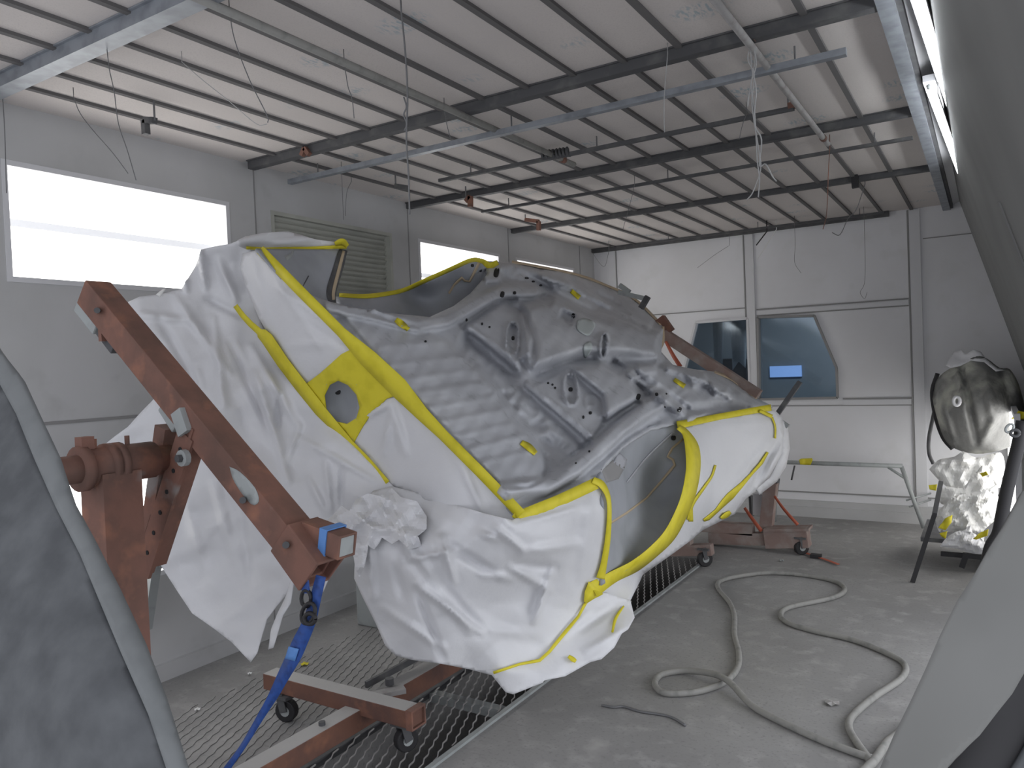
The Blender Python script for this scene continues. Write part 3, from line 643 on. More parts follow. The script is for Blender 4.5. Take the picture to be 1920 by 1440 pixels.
# torn tail strips at lower edge
for o_ in ([(546,1082),(552,1085),(545,1130),(530,1155),(512,1215),(503,1218),(508,1180),(520,1150),(535,1120)],[(618,1040),(630,1046),(616,1085),(606,1110),(600,1105),(608,1075)]):
    sheet('paper_strip',o_,lambda x,y:surfY(x,y,dr(x,y)-.05,.01*np.sin(y/9)),'paper',car,step=6)
sheet('paper_scrap',[(292,552),(305,542),(312,540),(300,556)],lambda x,y:surfY(x,y,dr(x,y)-.02),'plasticwhite',car,step=5)
# top roll of paper over upper side
tp=rbf([(450,455,2.36),(650,462,2.95),(560,440,2.7),(500,436,2.5)])
tpf=lambda x,y:surfY(x,y,tp(x,y),.035*np.exp(-((y-452+ .03*(x-500))/9)**2)+.012*np.sin(x/14+y/6))
sheet('masking_paper',[(448,462),(446,450),(460,443),(490,437),(540,434),(565,440),(590,449),(640,456),(650,462),(640,467),(560,469),(500,471),(468,470)],tpf,'paper',car,step=5)
ribbon('masking_tape',[(462,465,5),(500,467,6),(560,466,6),(620,464,6),(650,462,9)],6,tpf,'tape',car,.02,straight=True)
ribbon('masking_tape',[(628,458,8),(642,454,13),(652,462,8)],8,tpf,'tape',car,.03)

# side: corner V tape, balloon of paper over rear quarter
sd=rbf([(975,965,2.35),(1050,930,2.62),(1125,900,2.98),(1142,950,2.98),(1136,1020,3.05),(1132,1085,3.15),(1110,1120,3.12),(1180,1130,3.35),(1165,1180,3.12),(1110,1245,2.95),(1060,1270,2.85),(960,1300,2.62),(925,1265,2.55),(740,1230,2.34),(715,1200,2.30),(670,1100,2.24),(655,1010,2.22),(735,915,2.33),(850,960,2.30),(900,1060,2.28),(800,1080,2.18),(950,1150,2.45),(850,1180,2.28),(1040,1080,2.72),(760,1000,2.22)])
_c,_d=crumple(21,105,.05,8),crumple(22,42,.014,7)
cr3=lambda x,y:_c(x,y)+_d(x,y)
F3=[(740,990,880,1180,15,.05),(690,1000,700,1120,10,.04),(750,960,770,1050,10,.05),(770,1045,905,1185,16,-.05),(780,1095,905,1188,11,.055),(830,1010,850,1090,12,.05),(840,1020,930,1080,14,-.045),(905,1075,960,1085,12,.04),(965,1060,1040,1065,13,-.05),(960,1065,1030,1105,12,.05),(1035,1068,1000,1165,10,.045),(930,990,980,1030,10,.045),(980,1035,1080,1020,14,.045),(960,985,1075,955,9,.03),(1110,920,1090,1080,16,.03),(1020,1110,1005,1165,8,.03),(720,1140,830,1215,12,.03),(780,1100,830,1235,10,-.04),(670,1010,690,1090,8,.04),(660,960,700,990,7,.05),(650,1000,720,945,8,.05),(700,930,740,1000,8,.045),(735,930,750,1020,6,.04),(690,975,720,985,6,-.05),(755,1050,870,1030,8,.03),(900,1000,930,1010,9,.04),(900,1180,1000,1190,15,.02),(740,1060,755,1120,12,-.03),(1110,1140,1060,1190,10,.02),(1150,1140,1090,1180,9,-.025),(1170,1180,1100,1220,10,.02)]
fo3=folds(F3)
def sdf(x,y):
    k=np.clip(dseg(x,y,[(975,965),(1125,900),(1142,950),(1132,1085),(1110,1120)])/30,.05,1)
    return surfY(x,y,sd(x,y),(cr3(x,y)*1.15+1.35*fo3(x,y))*k)
sheet('masking_paper',[(700,920),(735,912),(790,925),(850,945),(905,962),(960,975),(975,968),(1050,938),(1120,905),(1136,925),(1141,960),(1134,1030),(1128,1080),(1112,1112),(1140,1112),(1182,1125),(1190,1158),(1178,1180),(1166,1188),(1152,1214),(1128,1236),(1106,1242),(1060,1268),(1020,1276),(1018,1280),(962,1302),(948,1298),(922,1266),(880,1255),(830,1245),(775,1238),(742,1230),(722,1210),(705,1170),(680,1120),(664,1085),(665,1050),(655,1025),(645,1000),(632,990),(655,965)],sdf,'paper',car,step=5)
_e=crumple(41,22,.03,9)
sheet('crumpled_film',[(600,985),(622,968),(640,948),(655,958),(668,936),(690,925),(712,930),(735,915),(752,932),(782,940),(800,968),(798,992),(782,1004),(790,1024),(768,1030),(748,1012),(735,1020),(716,1008),(702,1030),(690,1022),(684,1060),(674,1082),(666,1066),(662,1036),(650,1010),(632,992)],lambda x,y:surfY(x,y,sd(x,y)-.07,_e(x,y)+fo3(x,y)*.5),'paper',car,step=4.5,smooth=False)
ribbon('masking_tape',[(966,960,22),(978,968,24),(1050,938,22),(1118,906,22)],22,lambda x,y:surfY(x,y,sd(x,y)),'tape',car,.02,straight=True)
ribbon('masking_tape',[(1112,900,12),(1128,908,13),(1140,930,9),(1143,960,8),(1140,1010,10),(1132,1060,12),(1126,1085,16)],10,lambda x,y:surfY(x,y,sd(x,y)),'tape',car,.03)
ribbon('masking_tape',[(1100,1128,5),(1085,1155,5),(1060,1185,7),(1030,1222,6),(1012,1238,6),(975,1245,5),(925,1262,5)],6,sdf,'tape',car,.02,straight=True)
ribbon('masking_tape',[(1118,1102,36),(1106,1116,22),(1098,1130,6)],10,lambda x,y:surfY(x,y,sd(x,y)),'tape',car,.03,straight=True)
ribbon('masking_tape',[(1170,1136,3),(1155,1158,6),(1148,1185,4)],5,sdf,'tape',car,.02); ribbon('tape_patch',[(1066,1230,6),(1074,1236,9),(1080,1240,6)],8,sdf,'tape',car,.02)
# front side: paper between wheel arch and nose
ss=rbf([(1270,795,4.5),(1450,764,6.0),(1470,800,6.1),(1470,870,6.0),(1430,910,5.85),(1380,962,5.5),(1300,1010,4.75),(1200,1085,3.9),(1182,1128,3.4),(1112,1112,3.15),(1136,1085,3.25),(1250,1000,3.90),(1295,900,4.25),(1285,820,4.44),(1200,1050,3.55),(1380,860,5.3),(1330,940,4.7)])
cr4=crumple(5,60,.03,6)
fo4=folds([(1440,830,1330,960,9,.06),(1470,810,1400,930,9,-.06),(1420,880,1360,960,7,.05),(1455,850,1425,905,5,.05),(1320,960,1200,1090,10,.04),(1380,930,1330,980,6,-.05),(1410,900,1390,950,5,.05),(1340,800,1450,790,10,.02),(1300,1000,1240,1050,9,-.03)])
def ssf(x,y): return surfY(x,y,ss(x,y),(cr4(x,y)+fo4(x,y))*np.clip((x-1300)/60,.15,1))
sheet('masking_paper',[(1272,800),(1350,782),(1452,768),(1466,782),(1470,810),(1466,850),(1458,868),(1440,898),(1418,918),(1398,936),(1378,964),(1350,978),(1318,994),(1300,1010),(1262,1038),(1205,1078),(1200,1090),(1182,1126),(1150,1125),(1112,1114),(1128,1098),(1190,1066),(1256,1010),(1292,940),(1306,890),(1304,835),(1284,806)],ssf,'paper',car,step=6)
sheet('nose_cover',[(1466,785),(1478,800),(1481,842),(1474,876),(1457,903),(1424,928),(1416,915),(1444,896),(1458,868),(1466,845)],lambda x,y:surfY(x,y,ss(x,y)+.06),'trimlight',car,step=6)
ssb=lambda x,y:surfY(x,y,ss(x,y))
ribbon('masking_tape',[(1270,797,15),(1300,791,13),(1350,781,12),(1400,772,12),(1446,764,12)],12,ssb,'tape',car,.03,straight=True)
ribbon('masking_tape',[(1425,770,6),(1448,781,7)],7,ssb,'tape',car,.06)
ribbon('masking_tape',[(1272,800,10),(1286,812,14),(1298,840,26),(1300,880,27),(1292,925,26),(1278,962,24),(1256,1003,24),(1225,1035,22),(1190,1062,22),(1150,1082,22),(1112,1106,30)],20,ssb,'tape',car,.07)
ribbon('masking_tape',[(1342,872,4),(1335,893,4),(1320,915,5),(1300,945,5),(1290,975,4)],4,ssf,'tape',car,.03)
ribbon('masking_tape',[(1302,868,5),(1302,905,5),(1296,945,7),(1296,978,8)],6,ssf,'tape',car,.03)
ribbon('masking_tape',[(1440,848,4),(1428,868,6),(1410,888,5),(1392,908,8),(1370,930,14),(1360,940,12),(1344,958,7),(1328,972,8),(1320,976,5)],8,ssf,'tape',car,.03,straight=True)
ribbon('masking_tape',[(1352,972,5),(1362,966,10),(1370,960,6)],8,ssf,'tape',car,.05)
ribbon('masking_tape',[(1448,782,3),(1454,800,3),(1454,822,3)],3,ssf,'tape',car,.03)
# brackets that stand out of the nose
def bbar(p,q,Y,w,h,m,nm,par=car,up=(0,1,0)): return MB().bar(PY(*p,Y),PY(*q,Y),w,h,up=up).build(nm,m,par)
bbar((1448,790),(1500,716),6.2,.035,.05,'darksteel','mounting_bracket'); bbar((1452,782),(1478,800),6.2,.03,.05,'greypaint','mounting_bracket')
bbar((1160,548),(1210,560),6.3,.04,.03,'greypaint','mounting_bracket'); bbar((1215,556),(1202,578),6.3,.045,.04,'darksteel','mounting_bracket'); bbar((1162,535),(1180,548),6.3,.04,.04,'greypaint','mounting_bracket')
ribbon('tape_tail',[(1243,612,5),(1243,640,6),(1238,655,4),(1233,676,2)],4,lambda x,y:surfY(x,y,np.full(len(x),6.4)),'tan',car,.0)
ribbon('edge_tape',[(1340,697,4),(1375,712,6),(1420,746,6)],5,belly,'tan',car,.03); ribbon('edge_tape',[(960,490,4),(1076,513,4),(1140,536,4),(1190,560,4),(1240,608,5)],4,belly,'tan',car,.03)

# ================= ROTISSERIE STANDS =================
def caster(par,x,y,z=.0,r=.055,rot=0,name='caster'):
    d=np.array([math.cos(rot),math.sin(rot),0]); s=np.array([-d[1],d[0],0]); c=np.array([x,y,r+z])
    e=bpy.data.objects.new(name,None); COL.objects.link(e); e.empty_display_size=.05; e.location=Vector(c)-par.location; e.parent=par
    MB().tube([c-s*.02,c+s*.02],r,20).build('wheel','black',e,False,bevel=.006)
    MB().tube([c-s*.022,c+s*.022],r*.45,14).build('hub','greypaint',e)
    f=MB()
    for k in (-1,1): f.bar(c+s*k*.03,c+s*k*.03+(0,0,r+.03)-d*.02,.035,.006,up=s)
    f.box((c[0]-.045,c[1]-.045,2*r+.012+z),(c[0]+.045,c[1]+.045,2*r+.026+z)); f.build('fork','darksteel',e)
    return e
YBAR=1.65
rear=empty('rotisserie_stand',(-2.33,1.4,0),'rusty rear rotisserie stand with diagonal square bar, nearest the camera','stand')
a=PY(176,548,YBAR); c=PY(597,1062,YBAR); up=(0,1,0)
MB().hollow(a,c,.105,.10,.01,up).build('diagonal_bar','rust',rear,bevel=.004)
dv=nrm(c-a); pn=nrm(np.cross(dv,(0,1,0)))
# sleeve and socket at lower end
MB().hollow(PY(552,1000,YBAR),PY(606,1074,YBAR),.125,.125,.012,up).build('end_sleeve','rust',rear,bevel=.004)
k=PY(612,1012,YBAR+.02); MB().hollow(PY(580,996,YBAR+.02),PY(652,1024,YBAR+.02),.075,.075,.008,up).build('socket_arm','rust',rear,bevel=.003); MB().bar(PY(644,1021,YBAR+.02),PY(650,1023,YBAR+.02),.066,.066,up=up).build('end_plug','greypaint',rear)
# upper end plates
MB().bar(PY(164,560,YBAR),PY(200,605,YBAR),.115,.075,up=up).build('clamp_plate','greypaint',rear,bevel=.006)
MB().bar(PY(200,606,YBAR),PY(228,642,YBAR),.108,.05,up=up).build('clamp_plate','darksteel',rear,bevel=.004)
MB().bar(PY(208,610,YBAR-.0),PY(210,640,YBAR),.02,.09,up=up).build('bolt','rust',rear)
for q in ((182,582),(536,1022),(455,938)): MB().tube([PY(*q,YBAR-.08),PY(*q,YBAR-.05)],.011,8).build('bolt','darksteel',rear)
sheet('worn_patch',[(430,875),(450,885),(478,915),(485,940),(470,945),(440,905)],lambda x,y:surfY(x,y,np.full(len(x),YBAR-.0515)),'greypaint',rear,step=6,curve=3,thick=.001)
# pivot: plate on bar, flanged perforated arm, tube, collars
MB().bar(PY(325,748,YBAR+.0),PY(352,790,YBAR),.108,.075,up=up).build('pivot_plate','greypaint',rear,bevel=.005)
MB().bar(PY(338,770,YBAR-.05),PY(352,812,YBAR-.05),.055,.04,up=up).build('pivot_plate','greypaint',rear)
pa,pb=PY(350,815,YBAR-.05),PY(268,1072,YBAR-.05)
MB().bar(pa,pb,.085,.012,up=up).bar(pa+pn*.0+(-.04,.03,-.02),pb+(-.04,.03,-.02),.012,.07,up=up).bar(pa+(.038,.03,.02),pb+(.038,.03,.02),.012,.07,up=up).build('perforated_arm','rust',rear)
for t in (.1,.25,.4,.55,.7,.85):
    h=pa+(pb-pa)*t; MB().tube([h-(0,.009,0),h-(0,.005,0)],.008,10).build('hole','dark',rear)
h=PY(349,858,YBAR-.06); MB().tube([h-(0,.02,0),h],.028,12).build('bolt_washer','greypaint',rear); MB().tube([h-(0,.035,0),h-(0,.02,0)],.014,6).build('bolt','darksteel',rear)
MB().bar(PY(312,800,YBAR-.03),PY(290,960,YBAR-.03),.06,.05,up=up).build('brace','rust',rear)
MB().bar(PY(290,945,YBAR+.05),PY(258,1050,YBAR+.05),.05,.05,up=up).build('brace','rust',rear)
px,pz=-2.43,1.335; T0=.95
ta=PX(100,886,-2.43); tb=PX(322,858,-2.43)
MB().tube([(px,T0,pz),(px,1.62,pz)],.045,20).build('pivot_tube','rust',rear,True)
MB().tube([(px,1.33,pz),(px,1.555,pz)],.062,20).build('sleeve_tube','rust',rear,True)
for y in (1.315,1.40,1.43): MB().tube([(px,y-.012,pz),(px,y+.012,pz)],.072,20).build('collar','rust',rear,True)
MB().bar((px,1.33,pz+.06),(px,1.33,pz+.10),.04,.04,up=(0,1,0)).build('lug','rust',rear)
for y in (1.36,1.47): MB().tube([(px,y,pz+.06),(px,y,pz+.09)],.008,8).build('bolt','rust',rear)
MB().hollow((px,1.41,.13),(px,1.41,pz-.02),.13,.13,.008,(0,1,0)).build('post','rust',rear)
bx0=-2.36
MB().bar((bx0,.75,.115),(bx0,3.25,.115),.09,.09).build('base_beam','rustbase',rear,bevel=.004)
MB().bar((-2.93,2.42,.17),(-2.04,2.42,.17),.085,.075).build('cross_beam','rustbase',rear,bevel=.004)
MB().hollow((-2.06,2.42,.17),(-2.028,2.42,.17),.092,.082,.008).build('beam_end','rust',rear)
MB().bar((-2.93,.9,.17),(-2.04,.9,.17),.085,.075).build('cross_beam','rustbase',rear,bevel=.004)
for x,y,r in ((-2.80,2.40,.3),(-2.12,2.44,1.2),(-2.80,.9,0),(-2.15,.9,0)): caster(rear,x,y,0,.052,r)
MB().tube([(-2.36,2.62,.17),(-2.36,2.62,.20)],.02,10).build('bolt','darksteel',rear); MB().bar((-2.44,2.55,.18),(-2.40,2.95,.20),.015,.03).build('lock_lever','darksteel',rear)
for y in (2.2,2.98): MB().tube([(bx0+.0,y,.16),(bx0,y,.175)],.014,8).build('bolt','darksteel',rear)
MB().bar((bx0,2.50,.165),(bx0+.09,2.62,.165),.05,.02).build('hinge_plate','dust',rear)
# front stand
fs=empty('rotisserie_stand',(-1.9,6.2,0),'front rotisserie stand with dusty brown cross beams behind the car nose','stand')
MB().bar(PY(1246,628,6.6),PY(1422,742,6.6),.10,.09,up=up).build('diagonal_bar','rustdusty',fs)
MB().bar(PY(1236,598,6.6),PY(1254,624,6.6),.11,.07,up=up).build('clamp_plate','rust',fs)
MB().bar(PY(1331,1008,6.45),PY(1436,1010,6.45),.10,.09,up=up).build('cross_beam','rustdusty',fs,bevel=.004)
MB().bar(PY(1436,1008,6.42),PY(1517,1006,6.42),.16,.13,up=up).build('beam_sleeve','rustdusty',fs,bevel=.005)
MB().bar(PY(1436,991,6.42),PY(1520,990,6.42),.02,.17,up=up).build('top_plate','rustdusty',fs)
MB().bar(PY(1446,905,6.5),PY(1436,1000,6.5),.10,.10,up=up).build('post','rustdusty',fs)
MB().bar(PY(1457,898,6.56),PY(1444,985,6.56),.03,.09,up=up).build('post_edge','darksteel',fs)
MB().bar(PY(1423,925,6.6),PY(1423,965,6.6),.08,.08,up=up).build('ballast_block','trimlight',fs)
MB().bar(PY(1408,930,6.7),PY(1410,968,6.7),.02,.08,up=up).build('brace','darksteel',fs)
q=PZ(1503,1040,.0); caster(fs,q[0],q[1],0,.06,.8)
q2=PZ(1322,1062,.0); caster(fs,q2[0],q2[1],0,.06,.8)
MB().bar(PY(1230,1032,q2[1]+.02),PY(1336,1030,q2[1]+.02),.085,.08,up=up).build('cross_beam','rustdusty',fs,bevel=.004)
MB().bar((-2.36,q2[1]+.02,.16),(-2.36,6.5,.16),.09,.09).build('base_beam','rustdusty',fs)
MB().bar((-2.9,q2[1]+.02,.165),(-2.0,q2[1]+.02,.165),.085,.08).build('cross_beam','rustdusty',fs)
MB().bar((-2.36,6.45,.16),(-1.7,6.45,.16),.09,.09).build('base_beam','rustdusty',fs)
MB().bar((-2.36,6.5,.15),(-2.36,6.5,1.45),.1,.1,up=(0,1,0)).build('post','rustdusty',fs)
MB().tube([(-2.36,6.48,1.4),(-2.36,6.75,1.4)],.05,14).build('pivot_tube','rustdusty',fs,True)

# ---- straps ----
def strap(name,pts,Y,m,lab,th=.0025,wmul=1):
    """webbing: pixel widths turned to metres at its own depth"""
    o=empty(name,PY(*pts[-1][:2],Y),lab,'strap'); Q=spline([np.array(p,float) for p in pts],6); V=[];F=[]
    for i,q in enumerate(Q):
        t=Q[min(i+1,len(Q)-1)][:2]-Q[max(i-1,0)][:2]; t=t/np.hypot(*t); s=np.array([-t[1],t[0]])
        for e in (-.5,.5): b=q[:2]+s*q[2]*e; V.append(PY(b[0],b[1],Y+(.012*e*math.sin(i*.3))))
    for i in range(len(Q)-1): a=2*i; F.append((a,a+1,a+3,a+2))
    mk('webbing',V,F,m,o,True,thick=th,thoff=0); return o
bs=strap('ratchet_strap',[(602,1080,18),(592,1120,20),(580,1165,24),(562,1205,28),(550,1232,27),(530,1270,22),(512,1305,18),(488,1345,13),(455,1400,10),(425,1442,12),(400,1480,14),(380,1512,14)],1.60,'blue','blue ratchet strap hanging from lower end of the rusty diagonal bar')
o=sheet('label_patch',[(541,1212),(560,1217),(553,1240),(534,1235)],lambda x,y:surfY(x,y,np.full(len(x),1.592)),'bluelight',bs,step=6,thick=.001)
def ring(name,x,y,rx,ry,Y,r,m,par,rot=0):
    pts=[PY(x+rx*math.cos(t)*math.cos(rot)-ry*math.sin(t)*math.sin(rot),y+rx*math.cos(t)*math.sin(rot)+ry*math.sin(t)*math.cos(rot),Y) for t in np.linspace(0,6.2832,19)]
    return MB().tube(pts,r,8,False).build(name,m,par,True)
ring('hook_ring',574,1122,9,15,1.60,.006,'black',bs); ring('hook',578,1150,12,20,1.585,.006,'black',bs,.3)
MB().bar(PY(571,1088,1.60),PY(574,1112,1.60),.03,.006,up=up).build('short_webbing','blue',bs); ring('buckle',581,1160,10,10,1.58,.007,'black',bs)
lo=MB().hollow(PY(616,1009,YBAR+.02),PY(629,1014,YBAR+.02),.084,.084,.004,up)
tago(lo.build('strap_loop','bluelight',bs),'lighter blue loop of webbing round the socket arm')
def redstrap(pts,Y,lab): o=strap('tie_strap',pts,Y,'red',lab); return o
redstrap([(1248,640,5),(1262,666,7),(1276,688,8)],6.55,'red strap beside brown bar in front of left slanted window')
redstrap([(1452,930,4),(1470,955,5),(1496,984,6)],6.3,'red strap slanting down from front stand post to its sleeve')
redstrap([(1396,952,5),(1410,972,6),(1428,996,7)],6.35,'faded red strap between masked nose and stand post')
def floorstrip(pts,lab,m='red'):
    o=empty('tie_strap',PZ(*pts[0][:2],0.01),lab,'strap'); P=spline([PZ(q[0],q[1],.012) for q in pts],6); b=MB()
    for p,q in zip(P,P[1:]): b.bar(p,q,.025,.004)
    b.build('webbing',m,o); return o
o=floorstrip([(1442,1027),(1465,1023),(1490,1028),(1520,1040),(1545,1048),(1572,1058)],'red strap lying on floor past the front stand caster'); p=PZ(1530,1043,.014); MB().box((p[0]-.04,p[1]-.03,.006),(p[0]+.04,p[1]+.03,.03)).build('buckle','black',o)

# ================= FLOOR ITEMS =================
def onfloor(pts,z): return [PZ(x,y,z) for x,y in pts]
hp=[(1634,1428),(1625,1417),(1604,1388),(1592,1363),(1600,1341),(1640,1306),(1690,1272),(1697,1247),(1668,1227),(1600,1200),(1522,1182),(1478,1168),(1464,1153),(1482,1138),(1560,1121),(1584,1106),(1565,1090),(1506,1078),(1440,1074),(1382,1081),(1350,1090),(1347,1104),(1368,1130),(1377,1155),(1377,1190),(1385,1222),(1383,1252),(1360,1278),(1320,1294),(1280,1300),(1245,1299),(1228,1284),(1238,1266),(1272,1259),(1302,1263),(1340,1276),(1370,1292),(1420,1330),(1520,1379),(1600,1410),(1636,1422)]
P=spline(onfloor(hp,.016),6)
n=len(P)
for i in range(int(n*.80),int(n*.90)): pass
# lift where the loop crosses itself
X0=PZ(1362,1281,.016)
for i,p in enumerate(P):
    d=np.hypot(*(p-X0)[:2])
    if i>n*.82 and d<.3: P[i]=p+np.array([0,0,.034*(.5+.5*math.cos(math.pi*d/.3))])
o=MB().tube(P,.0155,10).build('air_hose','hose',None,True); tago(o,'long grey rubber hose looping in curves across the concrete floor','hose')
o=MB().tube(spline([PZ(1615,1450,.018),PZ(1640,1425,.018),PZ(1660,1396,.02),PZ(1672,1385,.02),PZ(1720,1350,.02)],6),.017,10).build('air_hose','hose',None,True); tago(o,'short hose end slipping under the pale curved panel at lower right','hose')
o=MB().tube(spline(onfloor([(1128,1322),(1150,1326),(1170,1325),(1200,1334),(1240,1340),(1262,1346),(1285,1360)],.006),5),.006,6).build('cable','wire',None,True); tago(o,'thin dark cable lying on floor between grating edge and hose loop','cable')
for i,(x,y,w,m,lab) in enumerate([(571,1245,7,'tape','tiny yellow tape scrap on the grating right of the blue strap'),(1465,1051,3,'greypaint','tiny pale blue scrap on the floor near front stand'),(1560,1318,8,'dust','small pale crumb on floor inside the big hose curve'),(468,1263,4,'plasticwhite','small white scrap on grating left of blue strap'),(370,1330,6,'plasticwhite','white paper crumb on grating beside the dark foreground panel')]):
    p=PZ(x,y,.008); b=MB(); rr=w*.0011*p[1]; b.add([(p[0]+rr*math.cos(t)*(1+.3*math.sin(3*t)),p[1]+rr*math.sin(t),.006+.008*(k%2)) for k,t in enumerate(np.linspace(0,5.6,8))]+[(p[0],p[1],.016),(p[0],p[1],.003)],[(k,(k+1)%8,8) for k in range(8)]+[((k+1)%8,k,9) for k in range(8)])
    tago(b.build('scrap',m),lab,'scrap')
# trestle near back wall
tr=empty('trestle',(-1.2,7.6,0),'low grey pipe trestle standing against the back wall','trestle')
def tb_(p,q,r,Y=7.6,Y2=None): return MB().tube([PY(*p,Y),PY(*q,Y2 or Y)],r,10)
tb_((1455,866),(1692,874),.02).build('top_rail','greypaint',tr,True); tb_((1690,874),(1732,990),.018).build('leg','greypaint',tr,True); tb_((1665,876),(1702,900),.012).build('brace','greypaint',tr,True)
tb_((1455,866),(1452,985),.018).build('leg','greypaint',tr,True); tb_((1490,873),(1484,900),.008).build('hook','darksteel',tr,True)
tb_((1700,938),(1745,925),.008,7.6,7.9).build('brace','greypaint',tr,True); tb_((1706,950),(1745,937),.008,7.6,7.9).build('brace','greypaint',tr,True)
o=sheet('tape_scrap',[(1498,862),(1502,860),(1522,859),(1524,862),(1519,872),(1500,871)],lambda x,y:surfY(x,y,7.56+.01*np.sin(x/3)),'tape',None,step=4,thick=.004); tago(o,'yellow tape scrap stuck on top rail of the grey trestle','tape')
# leg by left wall
o=empty('wall_bench',(-3.5,2.6,0),'grey steel leg of a bench by the left wall behind the rusty post','bench')
MB().bar(PY(290,1055,2.3),PY(272,1178,2.3),.05,.05,up=up).build('leg','greypaint',o); MB().bar(PY(290,1055,2.3),PY(310,1056,2.45),.05,.05).build('rail','greypaint',o)
MB().bar(PZ(278,1182,.02),PZ(385,1150,.02),.03,.03).build('foot_bar','darksteel',o)
o=MB().tube(spline([PZ(360,1168,.02),PZ(375,1160,.03),PZ(400,1166,.02)],5),.015,6).build('rag','dust',None,True); tago(o,'small crumpled grey rag on floor by left wall','rag')
o=box('floor_box',(-3.45,3.55,0),(-2.75,4.1,.30),'greypaint',bevel=.01); tago(o,'low grey box on the floor behind the lower end of diagonal bar','box')

# ---------- right rear corner: wrapped machine and paper heap ----------
wrp=rbf([(1748,740,6.9),(1830,665,6.8),(1905,700,6.85),(1918,760,6.9),(1830,850,6.75),(1770,830,6.85),(1830,760,6.55),(1780,760,6.65),(1880,760,6.6)])
wfo=folds([(1803,690,1832,830,9,-.10),(1795,690,1815,760,9,.05),(1850,700,1862,790,14,.06),(1880,700,1900,800,10,-.05),(1760,740,1790,830,9,.05),(1870,780,1840,830,12,.05),(1900,720,1915,760,8,.05)])
wc=crumple(9,45,.03,6)
wrapf=lambda x,y:surfY(x,y,wrp(x,y),wfo(x,y)+wc(x,y))
mach=empty('wrapped_machine',(-.1,7.1,.7),'round machine on back wall wrapped in dusty grey translucent plastic','machine')
sheet('plastic_wrap',[(1800,682),(1830,668),(1850,672),(1875,690),(1893,692),(1910,720),(1922,770),(1924,830),(1900,836),(1870,846),(1830,851),(1792,842),(1770,822),(1756,780),(1748,745),(1752,720),(1770,698)],wrapf,'greywrap',mach,step=5,curve=3,thick=.01)
c=PY(1835,762,7.2); MB().tube([c+(0,-.2,0),c+(0,.70,0)],.27,20).build('drum','greypaint',mach)
sheet('paper_collar',[(1773,685),(1780,672),(1788,660),(1802,655),(1812,664),(1826,655),(1840,660),(1848,672),(1870,690),(1885,694),(1868,696),(1845,678),(1820,676),(1800,686),(1782,690)],lambda x,y:surfY(x,y,wrp(x,y)-.02,wc(x*2,y*2)),'paper',mach,step=4)
ring('round_badge',1794,752,6,8,6.5,.012,'trimlight',mach)
MB().tube(spline([PY(x,y,6.9) for x,y in [(1758,700),(1748,735),(1754,780),(1768,820),(1786,842)]],6),.016,8).build('edge_band','black',mach,True)
MB().tube(spline([PY(x,y,7.0) for x,y in [(1752,770),(1742,820),(1742,850),(1750,870)]],6),.014,8).build('cord','darksteel',mach,True)
# heap of crumpled paper on a cart
cart=empty('cart',(-.1,6.8,0),'dark cart frame under heap of crumpled white paper, thin slanted bar at its left','cart')
MB().bar(PZ(1711,1092,.0),PY(1752,965,5.95),.03,.03,up=up).build('slanted_bar','black',cart)
MB().bar(PY(1752,965,5.95),PY(1764,905,6.3),.03,.03,up=up).build('slanted_bar','darksteel',cart)
MB().bar(PY(1764,1038,6.3),PY(1880,1048,6.3),.03,.03,up=up).build('shelf_bar','black',cart)
MB().bar(PY(1812,1040,6.2),PY(1803,1064,6.2),.035,.02,up=up).build('leg','black',cart); MB().bar(PY(1805,1040,6.2),PY(1845,1046,6.2),.03,.03,up=up).build('bracket','black',cart)
MB().box((-.45,6.3,.20),(.30,7.0,.23)).build('shelf','darksteel',cart)
def blob(lab,ol,Y,seed,m='plasticwhite',amp=.05,sc=26,bul=.18):
    cx=np.mean([p[0] for p in ol]); cy=np.mean([p[1] for p in ol]); R=max(np.hypot(p[0]-cx,p[1]-cy) for p in ol); c1=crumple(seed,sc,amp,8); c2=crumple(seed+50,sc*.4,amp*.45,8); c_=lambda x,y:c1(x,y)+c2(x,y)
    def f(x,y):
        e=dseg(x,y,ol,True); return surfY(x,y,np.full(len(x),Y),bul*np.sqrt(np.clip(e/R,0,1))+c_(x,y)*np.clip(e/14,.1,1))
    o=sheet('crumpled_paper',ol,f,m,None,step=4,curve=3,thick=.05,smooth=False); tago(o,lab,'paper','crumpled masking paper heap'); return o
blob('large crumpled white sheet on top of heap under the wrapped machine',[(1742,880),(1760,862),(1790,856),(1806,846),(1830,858),(1862,850),(1878,850),(1884,870),(1882,890),(1872,902),(1850,900),(1810,920),(1780,915),(1760,900)],6.75,31)
blob('crumpled white ball in middle of the paper heap',[(1755,925),(1775,912),(1805,915),(1830,885),(1862,895),(1872,925),(1850,945),(1800,950),(1765,945)],6.55,32)
blob('brightest crumpled white ball low in paper heap',[(1752,965),(1772,945),(1790,930),(1820,925),(1850,915),(1870,930),(1872,965),(1855,985),(1830,1000),(1790,995),(1765,1000),(1756,985)],6.35,33,'plasticwhite',.06,22)
blob('flattened white sheet at the bottom of paper heap above the bracket',[(1762,1025),(1775,1008),(1800,995),(1830,1002),(1853,1025),(1850,1038),(1825,1038),(1790,1028)],6.2,34,'paper',.04,22,.1)
